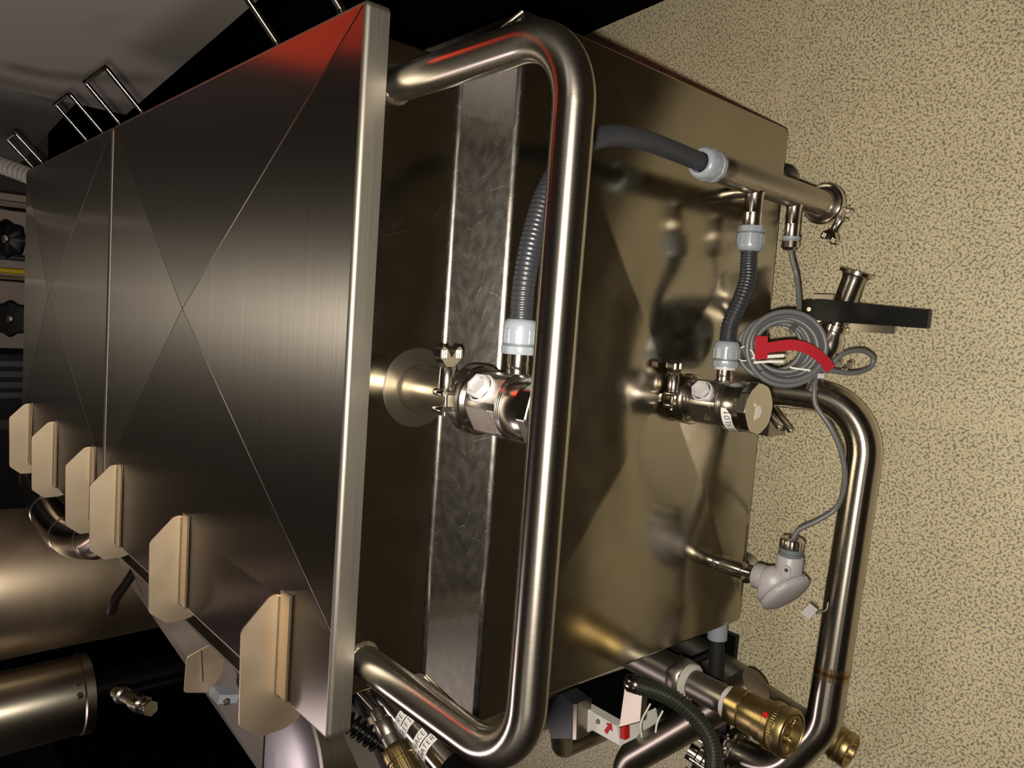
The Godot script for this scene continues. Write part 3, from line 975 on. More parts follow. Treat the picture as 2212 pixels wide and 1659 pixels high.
	# red strap
	var st := thing("cable_strap", "red fabric strap holding the cable coil together", "strap", Vector3(0.085, 0.34, 0.23))
	var sp := curve([[0.0806, 0.3753, 0.1845], [0.0843, 0.3690, 0.1975], [0.0923, 0.3445, 0.2285], [0.0868, 0.3225, 0.2490], [0.0690, 0.2985, 0.2650], [0.0527, 0.2840, 0.2711]], 8)
	for i in sp.size():
		sp[i] += axis * lerpf(0.014, 0.034, float(i) / sp.size())
	ribbon(st, "band", sp, 0.0098, 0.0012, axis, M.red_strap)
	ribbon(st, "tab", vec([Vector3(0.083, 0.3805, 0.1785) + axis * 0.017, Vector3(0.0845, 0.3675, 0.1960) + axis * 0.0175]), 0.021, 0.0024, axis, M.red_strap)
	var t1 := thing("cable_tie", "clear cable tie looped through the coil beside the lower sensor's gland", "cable tie", Vector3(0.07, 0.38, 0.19), "cable ties on the coil")
	part("loop", B.new().tube(curve([[0.0757, 0.3901, 0.1862], [0.085, 0.398, 0.172], [0.0692, 0.4056, 0.1621], [0.058, 0.398, 0.172], [0.0657, 0.3881, 0.1882], [0.0757, 0.3901, 0.1862]], 6), 0.0013, 8), M.tie, t1)
	ribbon(t1, "tail", vec([[0.0657, 0.3901, 0.1882], [0.069, 0.370, 0.2050], [0.0731, 0.3492, 0.2260]]), 0.0028, 0.001, axis, M.tie)
	ribbon(t1, "tail", vec([[0.0565, 0.3902, 0.1898], [0.060, 0.370, 0.2065], [0.0622, 0.3492, 0.2261]]), 0.0022, 0.001, axis, M.tie)
	var t2 := thing("cable_tie", "clear cable tie with a white head where the coil's lead hangs down", "cable tie", Vector3(0.045, 0.30, 0.26), "cable ties on the coil")
	ribbon(t2, "band", curve([[0.0535, 0.3403, 0.2348], [0.0515, 0.3353, 0.2398], [0.0493, 0.3146, 0.2591], [0.0408, 0.2976, 0.2756]], 5), 0.0018, 0.001, axis, M.tie)
	part("head", B.new().box(Vector3(0.010, 0.013, 0.006), facing(axis, Vector3(0.0408, 0.2966, 0.2746)), 0.0015), M.white_plastic, t2)

func ribbon(parent: Node3D, called: String, p: PackedVector3Array, half: float, thick: float, up: Vector3, m: Material) -> void:
	var b := B.new()
	var n := p.size()
	var q := []
	for i in n:
		var t := (p[mini(i + 1, n - 1)] - p[maxi(i - 1, 0)]).normalized()
		var s := t.cross(up).normalized()
		var w := s.cross(t).normalized()
		q.append([p[i] + s * half + w * thick * 0.5, p[i] - s * half + w * thick * 0.5, p[i] - s * half - w * thick * 0.5, p[i] + s * half - w * thick * 0.5, w, s])
	for i in n - 1:
		b.quad(q[i][0], q[i][1], q[i + 1][1], q[i + 1][0], q[i][4])
		b.quad(q[i][2], q[i][3], q[i + 1][3], q[i + 1][2], -q[i][4])
		b.quad(q[i][0], q[i][3], q[i + 1][3], q[i + 1][0], q[i][5])
		b.quad(q[i][1], q[i][2], q[i + 1][2], q[i + 1][1], -q[i][5])
	b.quad(q[0][0], q[0][1], q[0][2], q[0][3], p[0] - p[1])
	b.quad(q[n - 1][0], q[n - 1][1], q[n - 1][2], q[n - 1][3], p[n - 1] - p[n - 2])
	part(called, b, m, parent)

func probe() -> void:
	var o := thing("temperature_probe", "grey domed temperature probe head on a steel stem", "sensor", Vector3(-0.374, 0.262, ZJ))
	var xf := along(Vector3.BACK, Vector3(-0.374, 0.262, ZJ))
	part("stem", B.new().lathe([Vector2(0.018, 0.0), Vector2(0.016, 0.004), Vector2(0.016, 0.014), Vector2(0.0185, 0.015), Vector2(0.0185, 0.017), Vector2(0.0178, 0.018), Vector2(0.0178, 0.064), Vector2(0.016, 0.066), Vector2(0.009, 0.066), Vector2(0.009, 0.072)], xf, 32), M.chrome, o)
	part("nut", B.new().lathe([Vector2(0.006, 0.071), Vector2(0.0125, 0.071), Vector2(0.0125, 0.082), Vector2(0.007, 0.083), Vector2(0.007, 0.095)], xf, 6), M.chrome, o)
	var head := B.new()
	head.lathe([Vector2(0.0, 0.092), Vector2(0.024, 0.092), Vector2(0.0255, 0.094), Vector2(0.0255, 0.113), Vector2(0.0258, 0.116)], xf, 40)
	# bowl leaning over to the slanted lid
	var ld := Vector3(-0.62, 0.14, 0.77).normalized()
	var lc := Vector3(-0.384, 0.262, ZJ + 0.150)
	var n := 48
	var m := 8
	var rows := []
	var lx := along(ld, lc, Vector3.UP)
	for i in m + 1:
		var s := float(i) / m
		var row := []
		for j in n + 1:
			var a := TAU * j / n
			var dirv := Vector3(cos(a), sin(a), 0)
			var p0 := Vector3(-0.374, 0.262, ZJ + 0.114) + dirv * 0.0262
			# the same compass angle on the slanted rim
			var flat := dirv - ld * dirv.dot(ld)
			var p1 := lc + flat.normalized() * 0.0500
			var c := p0.lerp(p1, s)
			var outw := (flat.normalized() * sin(s * PI) * 0.007)
			row.append(c + outw)
		rows.append(row)
	for i in m:
		for j in n:
			var a: Vector3 = rows[i][j]
			var b2: Vector3 = rows[i][j + 1]
			var c2: Vector3 = rows[i + 1][j + 1]
			var d2: Vector3 = rows[i + 1][j]
			var axis0 := Vector3(-0.374, 0.262, ZJ + 0.13)
			var na := (a - axis0).normalized()
			var nb := (b2 - axis0).normalized()
			var nc := (c2 - axis0).normalized()
			var nd := (d2 - axis0).normalized()
			head.tri(a, b2, c2, na, nb, nc, Vector2.ZERO, Vector2(1, 0), Vector2(1, 1))
			head.tri(a, c2, d2, na, nc, nd, Vector2.ZERO, Vector2(1, 1), Vector2(0, 1))
	var h := part("head", head, M.head_grey, o)
	var lidp := part("screw_lid", B.new().lathe([Vector2(0.0485, 0.0), Vector2(0.0515, 0.001), Vector2(0.0515, 0.0035), Vector2(0.0480, 0.004), Vector2(0.0480, 0.0055), Vector2(0.0515, 0.006), Vector2(0.0515, 0.012), Vector2(0.0495, 0.016), Vector2(0.042, 0.0195), Vector2(0.028, 0.0225), Vector2(0.012, 0.0240), Vector2(0.0, 0.0245)], lx, 56), M.head_grey, o)
	for k in 18:
		var a := TAU * k / 18
		var rr := lx.basis * Vector3(cos(a), 0, sin(a))
		part("grip_rib", B.new().box(Vector3(0.005, 0.006, 0.0016), facing(rr, lc + ld * 0.009 + rr * 0.0517, ld), 0.0004), M.head_grey, lidp)
	# side boss and cable gland to +x
	var bd := Vector3(1, 0.0, 0.02).normalized()
	var bp := Vector3(-0.376, 0.262, ZJ + 0.158)
	part("boss", B.new().lathe([Vector2(0.0265, 0.018), Vector2(0.0255, 0.034), Vector2(0.0255, 0.060), Vector2(0.024, 0.062), Vector2(0.0, 0.062)], along(bd, bp), 36), M.head_grey, h)
	part("lug", B.new().prism(rounded([Vector2(-0.008, -0.014), Vector2(0.008, -0.014), Vector2(0.008, 0.008), Vector2(0.0, 0.013), Vector2(-0.008, 0.008)], 0.004), 0.010, facing(Vector3(0, 0.85, 0.3), bp + bd * 0.036 + Vector3(0, 0.024, 0.008), bd), 0.001), M.head_grey, h)
	part("lug_screw", B.new().lathe([Vector2(0.0, 0.007), Vector2(0.0035, 0.007), Vector2(0.0042, 0.0055), Vector2(0.0042, 0.004)], along(Vector3(0, 0.85, 0.3), bp + bd * 0.040 + Vector3(0, 0.024, 0.008)), 14), M.chrome, h)
	var gl := part("cable_gland", B.new().lathe([Vector2(0.020, 0.062), Vector2(0.0225, 0.063), Vector2(0.0225, 0.067), Vector2(0.020, 0.068), Vector2(0.020, 0.070), Vector2(0.0225, 0.0705), Vector2(0.0225, 0.075), Vector2(0.020, 0.076)], along(bd, bp), 32), M.grey_rubber, o)
	part("gland_nut", B.new().lathe([Vector2(0.020, 0.0755), Vector2(0.0225, 0.077), Vector2(0.0225, 0.091), Vector2(0.0195, 0.096), Vector2(0.0125, 0.097), Vector2(0.011, 0.094), Vector2(0.0, 0.094)], along(bd, bp), 48, 0, 0, 0, 0.02, 12), M.chrome, gl)
	# tag hanging on a short chain
	var tg := part("tag", B.new().box(Vector3(0.026, 0.020, 0.0012), facing(Vector3(0.0, 0.7, 0.7), Vector3(-0.408, 0.268, 0.286), Vector3(0.5, 0.5, -0.5)), 0.0003), M.white_plastic, o, "small white tag")
	part("chain", B.new().tube(curve([[-0.410, 0.258, 0.296], [-0.405, 0.240, 0.305], [-0.395, 0.222, 0.300]], 6), 0.0018, 8, true, 0.004, 0.0007), M.galv, tg)

func drain() -> void:
	var o := thing("drain_pipe", "thick polished drain pipe running low across the floor", "pipe", Vector3(-0.13, 0.08, 0.28))
	var path := bends([[-0.012, 0.08, -0.05], [-0.012, 0.08, 0.2830], [-0.690, 0.12, 0.2730], [-0.836, 0.12, 0.185], [-0.838, 0.12, 0.085]], 0.115, 16)
	part("tube", B.new().tube(path, 0.0350, 36), M.tube, o)
	part("heat_tint_band", B.new().tube(vec([[-0.557, 0.11216, 0.27496], [-0.585, 0.11381, 0.27455]]), 0.03508, 36, false), M.heat_straw, o, "straw-coloured heat tint beside the weld")
	part("heat_tint_band", B.new().tube(vec([[-0.567, 0.11275, 0.27481], [-0.575, 0.11322, 0.27470]]), 0.03516, 36, false), M.heat_tint, o, "brown heat-tinted weld seam")
	tri_clamp("polished clamp at the left end of the drain pipe", Vector3(-0.838, 0.12, 0.080), Vector3(0, 0, 1), Vector3(0.6, 0.8, 0), Vector3(-0.8, 0.6, 0), 0.050)
	# sample valve standing off the drain's bend
	var v := thing("sample_valve", "small steel sample valve with a long black lever handle", "valve", Vector3(0.12, 0.1, 0.2))
	var d := Vector3(0.0972, 0.0, 0.028).normalized()
	var p0 := Vector3(0.02, 0.105, 0.170)
	part("outlet", B.new().lathe([Vector2(0.020, 0.13), Vector2(0.0235, 0.135), Vector2(0.0245, 0.222), Vector2(0.027, 0.230), Vector2(0.0345, 0.2335), Vector2(0.0345, 0.240), Vector2(0.0235, 0.240), Vector2(0.0225, 0.20)], along(d, p0), 36), M.tube, v)
	part("valve_body", B.new().lathe([Vector2(0.018, -0.02), Vector2(0.018, 0.03), Vector2(0.026, 0.032), Vector2(0.026, 0.04), Vector2(0.019, 0.043), Vector2(0.021, 0.052), Vector2(0.028, 0.062), Vector2(0.030, 0.078), Vector2(0.028, 0.096), Vector2(0.022, 0.106), Vector2(0.022, 0.112), Vector2(0.026, 0.114), Vector2(0.026, 0.126), Vector2(0.020, 0.13)], along(d, p0), 36), M.chrome, v)
	part("stem", B.new().lathe([Vector2(0.012, 0.0), Vector2(0.012, 0.05), Vector2(0.0, 0.05)], at(Vector3(0.155, 0.105, 0.188)), 20), M.chrome, v)
	# black lever: wide, slightly bent grip
	var hb := B.new()
	var hp := [[0.170, 0.160, 0.152, 0.015], [0.168, 0.163, 0.190, 0.022], [0.166, 0.162, 0.235, 0.021], [0.162, 0.158, 0.300, 0.0185], [0.158, 0.152, 0.395, 0.0165]]
	var rows := []
	for q in hp:
		rows.append([Vector3(q[0] + q[3], q[1], q[2]), Vector3(q[0] - q[3], q[1], q[2]), Vector3(q[0] - q[3], q[1] - 0.014, q[2]), Vector3(q[0] + q[3], q[1] - 0.014, q[2])])
	for i in rows.size() - 1:
		hb.quad(rows[i][0], rows[i][1], rows[i + 1][1], rows[i + 1][0], Vector3.UP)
		hb.quad(rows[i][2], rows[i][3], rows[i + 1][3], rows[i + 1][2], Vector3.DOWN)
		hb.quad(rows[i][0], rows[i][3], rows[i + 1][3], rows[i + 1][0], Vector3.RIGHT)
		hb.quad(rows[i][1], rows[i][2], rows[i + 1][2], rows[i + 1][1], Vector3.LEFT)
	hb.quad(rows[0][0], rows[0][1], rows[0][2], rows[0][3], Vector3.FORWARD)
	hb.quad(rows[4][0], rows[4][1], rows[4][2], rows[4][3], Vector3.BACK)
	var hd := part("lever_handle", hb, M.black, v, "long black lever handle")
	part("handle_screw", B.new().lathe([Vector2(0.0, 0.003), Vector2(0.0045, 0.003), Vector2(0.0055, 0.0015), Vector2(0.0055, 0.0)], at(Vector3(0.168, 0.1622, 0.172)), 16), M.chrome, hd)
	part("stop_plate", B.new().box(Vector3(0.05, 0.004, 0.045), at(Vector3(0.175, 0.146, 0.19)), 0.001), M.satin, v)
	part("side_lever", B.new().box(Vector3(0.018, 0.010, 0.135), Transform3D(Basis(Vector3.UP, -0.02), Vector3(0.139, 0.100, 0.252)), 0.002), M.satin, v, "flat steel lever below the black handle")
	for k in 3:
		part("bolt", B.new().lathe([Vector2(0.0, 0.012), Vector2(0.006, 0.012), Vector2(0.007, 0.010), Vector2(0.007, -0.02)], along(Vector3(-0.2, 0.9, 0.3), Vector3(0.062 - 0.012 * (k % 2), 0.092, 0.212 + 0.012 * k)), 6), M.chrome, v)
	# bracket with two pins under the tank
	var br := thing("pipe_bracket", "small steel bracket with two pins behind the drain pipe", "bracket", Vector3(-0.07, 0.07, 0.09))
	for k in 2:
		part("pin", B.new().lathe([Vector2(0.0, -0.05), Vector2(0.008, -0.05), Vector2(0.008, 0.018), Vector2(0.006, 0.021), Vector2(0.0, 0.021)], along(Vector3(-0.6, 0.2, 0.75), Vector3(-0.080 - 0.004 * k, 0.075, 0.075 + 0.028 * k)), 18), M.chrome, br)
	part("foot", B.new().box(Vector3(0.05, 0.075, 0.03), at(Vector3(-0.092, 0.0375, 0.05)), 0.003), M.satin, br)

# ------------------------------------------------------------------ left of the tank
func coupling(label: String, p: Vector3, d: Vector3, k: float, dot: bool) -> void:
	var o := thing("brass_coupling", label, "coupling", p, "brass quick couplings")
	var xf := along(d, p)
	var sc := func(a): return a.map(func(q): return q * k)
	part("hexagon", B.new().lathe(sc.call([Vector2(0.0, 0.0), Vector2(0.034, 0.0), Vector2(0.036, 0.002), Vector2(0.036, 0.026), Vector2(0.034, 0.028)]), xf, 6), M.brass, o)
	part("barrel", B.new().lathe(sc.call([Vector2(0.031, 0.027), Vector2(0.0325, 0.030), Vector2(0.0325, 0.060)]), xf, 40), M.brass, o)
	var sl := part("sleeve", B.new().lathe(sc.call([Vector2(0.0325, 0.058), Vector2(0.0355, 0.060), Vector2(0.0355, 0.074), Vector2(0.040, 0.077), Vector2(0.040, 0.086), Vector2(0.037, 0.088), Vector2(0.037, 0.096), Vector2(0.040, 0.098), Vector2(0.040, 0.110), Vector2(0.0385, 0.112), Vector2(0.034, 0.113), Vector2(0.032, 0.110), Vector2(0.031, 0.112), Vector2(0.0265, 0.112), Vector2(0.0250, 0.098), Vector2(0.0, 0.092)]), xf, 48), M.brass, o)
	part("knurl", B.new().lathe(sc.call([Vector2(0.0365, 0.088), Vector2(0.0378, 0.0885), Vector2(0.0378, 0.0955), Vector2(0.0365, 0.096)]), xf, 144, 0, 0, 0, 0.012, 48), M.brass, sl)
	for i in 6:
		var a := TAU * i / 6 + 0.3
		var bb := B.new()
		bb.lathe([Vector2(0, -0.0042), Vector2(0.003, -0.003), Vector2(0.0042, 0), Vector2(0.003, 0.003), Vector2(0, 0.0042)].map(func(q): return q * k), at(xf * (Vector3(cos(a) * 0.0225, 0.100, sin(a) * 0.0225) * k)), 14)
		part("locking_ball", bb, M.chrome, o)
	if dot:
		part("red_mark", B.new().lathe([Vector2(0, 0.004), Vector2(0.004, 0.0035), Vector2(0.0055, 0.0)], along(Vector3(0.75, 0.6, 0.0), xf * Vector3(0.030, 0.09, -0.033)), 12), M.red_paint, sl)

func left_side() -> void:
	# upper steel supply pipe with its brass coupling
	var p0 := Vector3(-0.600, 0.332, -0.30)
	var face := Vector3(-0.600, 0.3735, 0.328)
	var d := (face - p0).normalized()
	var o := thing("supply_pipe", "dull steel supply pipe ending in the larger brass coupling", "pipe", p0, "supply pipes")
	var len := (face - p0).length()
	part("outer_tube", B.new().lathe([Vector2(0, 0), Vector2(0.037, 0), Vector2(0.037, len - 0.262), Vector2(0.033, len - 0.259)], along(d, p0), 32), M.galv, o)
	part("union_nut", B.new().lathe([Vector2(0.030, len - 0.262), Vector2(0.044, len - 0.260), Vector2(0.046, len - 0.256), Vector2(0.046, len - 0.236), Vector2(0.043, len - 0.232), Vector2(0.028, len - 0.230)], along(d, p0), 6), M.galv, o)
	part("seal_ring", B.new().lathe([Vector2(0.029, len - 0.236), Vector2(0.037, len - 0.233), Vector2(0.037, len - 0.224), Vector2(0.028, len - 0.220)], along(d, p0), 32), M.duct_white, o)
	part("nipple", B.new().lathe([Vector2(0.0285, len - 0.25), Vector2(0.0285, len - 0.125)], along(d, p0), 32), M.galv, o)
	part("sealing_tape", B.new().lathe([Vector2(0.0285, len - 0.140), Vector2(0.031, len - 0.138), Vector2(0.031, len - 0.125)], along(d, p0), 32), M.white_plastic, o, "white sealing tape")
	coupling("larger brass quick coupling with a red mark, above the drain pipe's end", face - d * 0.127, d, 1.12, true)
	# lower one on the floor
	var q1 := Vector3(-0.7599, 0.039, 0.3039)
	var e := (q1 - Vector3(-0.6832, 0.039, -0.1002)).normalized()
	var q0 := q1 - e * 0.62
	var o2 := thing("supply_pipe", "dull steel pipe lying on the floor under the larger coupling", "pipe", q0, "supply pipes")
	part("outer_tube", B.new().lathe([Vector2(0, 0), Vector2(0.034, 0), Vector2(0.034, 0.38), Vector2(0.026, 0.385), Vector2(0.026, 0.52)], along(e, q0), 32), M.galv, o2)
	coupling("smaller brass quick coupling lying beyond the drain pipe", q1 - e * 0.107, e, 0.95, false)
	# dark floor hose with a pale cuff
	var fh := thing("floor_hose", "straight black hose with a pale grey cuff beneath the tank's left corner", "hose", Vector3(-0.60, 0.2, 0.0))
	part("tube", B.new().tube(vec([[-0.545, 0.20, 0.0555], [-0.6035, 0.20, 0.0604], [-0.6566, 0.195, 0.0602], [-0.80, 0.18, 0.058]]), 0.0165, 20), M.black_rubber, fh)
	part("cuff", B.new().tube(vec([[-0.48, 0.20, 0.052], [-0.562, 0.20, 0.057]]), 0.0215, 24), M.grey_plastic, fh)
	# big bent steel pipe
	var bp := thing("bent_pipe", "wide bare steel pipe bending out of the picture below the pump", "pipe", Vector3(-0.8, 0.25, 0))
	part("tube", B.new().tube(bends([[-0.60, 0.25, 0.185], [-0.93, 0.25, -0.135], [-1.14, 0.25, -0.02], [-1.16, 0.0, -0.01]], 0.09, 12), 0.0355, 36), M.satin, bp)
	# corrugated dark green hose
	var gh := thing("corrugated_hose", "dark green corrugated hose arching down beside the pump motor", "hose", Vector3(-0.63, 0.40, 0.05))
	part("tube", B.new().tube(curve([[-0.6036, 0.4553, 0.0442], [-0.5985, 0.4485, 0.0963], [-0.6061, 0.4416, 0.1412], [-0.6385, 0.4206, 0.1776], [-0.6808, 0.4077, 0.194], [-0.7565, 0.4008, 0.1956], [-0.8236, 0.3947, 0.1936]], 12), 0.0155, 20, true, 0.0068, 0.0016), M.hose_green, gh)
	part("end_fitting", B.new().lathe([Vector2(0.0, -0.02), Vector2(0.012, -0.02), Vector2(0.018, -0.012), Vector2(0.018, 0.008), Vector2(0.015, 0.012)], along(Vector3(0.08, -0.12, 0.9), Vector3(-0.6036, 0.4560, 0.0365)), 10), M.chrome, gh)
	pump()
	# labelled pipe beside the bumper
	var lp := thing("labelled_pipe", "steel pipe with white lettered labels beside the bumper rail's left leg", "pipe", Vector3(-0.62, 0.87, -0.12))
	var la := Vector3(-0.598, 0.880, -0.215)
	var lb := Vector3(-0.645, 0.880, 0.000)
	var ldv := (lb - la).normalized()
	part("tube", B.new().tube(vec([la - ldv * 0.1, lb]), 0.0300, 36), M.tube, lp)
	part("end_cap", B.new().lathe([Vector2(0.030, -0.004), Vector2(0.033, 0.0), Vector2(0.033, 0.03), Vector2(0.036, 0.034), Vector2(0.036, 0.06), Vector2(0.024, 0.066), Vector2(0.0, 0.066)], along(ldv, lb), 32), M.black, lp, "black end cap")
	var wl := (lb - la).length()
	var lab := [[0.090, "REE", 0.0], [0.110, "ORIFIE", 0.05], [0.148, "RACE", 0.0], [0.168, "ED WATER", 0.05]]
	for L in lab:
		wrap_label(lp, la + ldv * L[0], ldv, 0.0303, L[1], L[2])
	# brass hose fitting with nuts
	var bf := thing("hose_fitting", "knurled brass hose fitting below two steel nuts", "fitting", Vector3(-0.60, 0.95, -0.06))
	var f0 := Vector3(-0.572, 0.958, -0.128)
	var fd := (Vector3(-0.6441, 0.954, -0.0207) - f0).normalized()
	part("wire", B.new().tube(vec([f0 + Vector3(0.02, 0.01, -0.08), f0 + fd * 0.01]), 0.004, 10), M.satin, bf)
	part("small_nut", B.new().lathe([Vector2(0, 0.004), Vector2(0.012, 0.004), Vector2(0.0125, 0.006), Vector2(0.0125, 0.022), Vector2(0.010, 0.024), Vector2(0.009, 0.028)], along(fd, f0), 6), M.satin, bf)
	part("large_nut", B.new().lathe([Vector2(0.008, 0.026), Vector2(0.016, 0.027), Vector2(0.0165, 0.029), Vector2(0.0165, 0.054), Vector2(0.015, 0.056)], along(fd, f0), 6), M.satin, bf)
	part("ferrule", B.new().lathe([Vector2(0.0145, 0.055), Vector2(0.0145, 0.076)], along(fd, f0), 28), M.galv, bf)
	part("brass_collar", B.new().lathe([Vector2(0.012, 0.072), Vector2(0.020, 0.073), Vector2(0.0235, 0.078), Vector2(0.0245, 0.084), Vector2(0.0245, 0.096), Vector2(0.0225, 0.098), Vector2(0.0225, 0.102), Vector2(0.0245, 0.104), Vector2(0.0245, 0.16)], along(fd, f0), 90, 0, 0, 0, 0.008, 30), M.brass, bf)
	# spring strut and brackets at the left edge
	var ss := thing("spring_strut", "black coil spring strut behind the lid's left corner", "spring", Vector3(-0.66, 0.95, -0.25))
	part("coil", B.new().tube(B.even(helix(Vector3(-0.625, 0.975, -0.275), Vector3(-0.690, 0.900, -0.200), 0.016, 9), 0.003), 0.0035, 8), M.black, ss)
	part("rod", B.new().tube(vec([[-0.585, 1.02, -0.32], [-0.700, 0.888, -0.190]]), 0.009, 14), M.black, ss)
	part("clip", B.new().box(Vector3(0.004, 0.045, 0.018), Transform3D(Basis(Vector3.FORWARD, 0.6), Vector3(-0.612, 1.0, -0.285)), 0.001), M.satin, ss)
	part("clip", B.new().box(Vector3(0.004, 0.045, 0.018), Transform3D(Basis(Vector3.FORWARD, 0.6), Vector3(-0.636, 0.975, -0.262)), 0.001), M.satin, ss)
	var dv := thing("round_vessel", "round pale steel vessel top under the lid's left corner", "vessel", Vector3(-0.94, 0.5, -0.66))
	part("shell", B.new().lathe([Vector2(0.175, 0.0), Vector2(0.175, 0.80), Vector2(0.182, 0.805), Vector2(0.182, 0.825), Vector2(0.172, 0.828)], at(Vector3(-0.96, 0.02, -0.66)), 56), M.satin, dv)
	part("dished_top", B.new().lathe([Vector2(0.172, 0.826), Vector2(0.15, 0.838), Vector2(0.11, 0.848), Vector2(0.05, 0.853), Vector2(0.0, 0.854)], at(Vector3(-0.96, 0.02, -0.66)), 56), M.pale_steel, dv, "pale dished top")
	var ar := thing("bracket_arm", "flat steel arm with a pale plate below the lid's left corner", "bracket", Vector3(-0.75, 0.85, -0.3))
	var ax := facing(Vector3(0.15, 0.75, 0.6), Vector3(-0.775, 0.855, -0.318), Vector3(0.75, 0.2, -0.45))
	part("arm", B.new().box(Vector3(0.045, 0.24, 0.012), ax, 0.002), M.satin, ar)
	part("plate", B.new().box(Vector3(0.085, 0.20, 0.006), ax * at(Vector3(0.072, -0.05, -0.012)), 0.002), M.plate, ar)
	part("gasket", B.new().box(Vector3(0.008, 0.24, 0.016), ax * at(Vector3(0.027, 0, 0)), 0.001), M.black_rubber, ar)

func helix(a: Vector3, b: Vector3, r: float, turns: int) -> PackedVector3Array:
	var out := PackedVector3Array()
	var xf := along(b - a, a)
	var l := (b - a).length()
	for i in turns * 16 + 1:
		var t := TAU * i / 16.0
		out.append(xf * Vector3(r * cos(t), l * i / (turns * 16.0), r * sin(t)))
	return out

func wrap_label(parent: Node3D, c: Vector3, d: Vector3, r: float, text: String, top: float) -> void:
	# a strip stuck round the pipe, its writing running round it
	var ref := (Vector3(0.099, 1.652, 0.918) - c)
	ref = (ref - d * ref.dot(d)).normalized()
	var s := ref.cross(d)
	var b := B.new()
	var n := 24
	var hw := 0.0088
	var a0 := -0.12 - top * 4.0
	var a1 := 1.35
	for i in n:
		var q := []
		for k in 2:
			var a := lerpf(a0, a1, float(i + k) / n)
			var o := ref * cos(a) - s * sin(a)
			q.append([c + o * r - d * hw, c + o * r + d * hw, o])
		b.tri(q[0][0], q[1][0], q[1][1], q[0][2], q[1][2], q[1][2], Vector2.ZERO, Vector2(1, 0), Vector2(1, 1))
		b.tri(q[0][0], q[1][1], q[0][1], q[0][2], q[1][2], q[0][2], Vector2.ZERO, Vector2(1, 1), Vector2(0, 1))
	var lb := part("paper_label", b, M.paper, parent, "white label lettered " + text)
	var step := 0.0085 / r
	for i in text.length():
		if text[i] == " ":
			continue
		# the line reads towards a0 and ends there
		var a := a0 + 0.17 + step * (text.length() - 1 - i)
		if a > a1:
			continue
		var o := ref * cos(a) - s * sin(a)
		var tx := ref * sin(a) + s * cos(a)
		letter(lb, text[i], Transform3D(Basis(tx, -d, o), c + o * (r + 0.0003)), 0.0105)

func slab(pts: Array, top: float, depth: float) -> B:
	# an outline in x and z, from height top down by depth
	var pl := PackedVector2Array()
	for p in pts:
		pl.append(Vector2(p[0], p[1]))
	return B.new().prism(pl, depth, Transform3D(Basis(Vector3.RIGHT, Vector3.BACK, Vector3.DOWN), Vector3(0, top - depth * 0.5, 0)), 0.002)

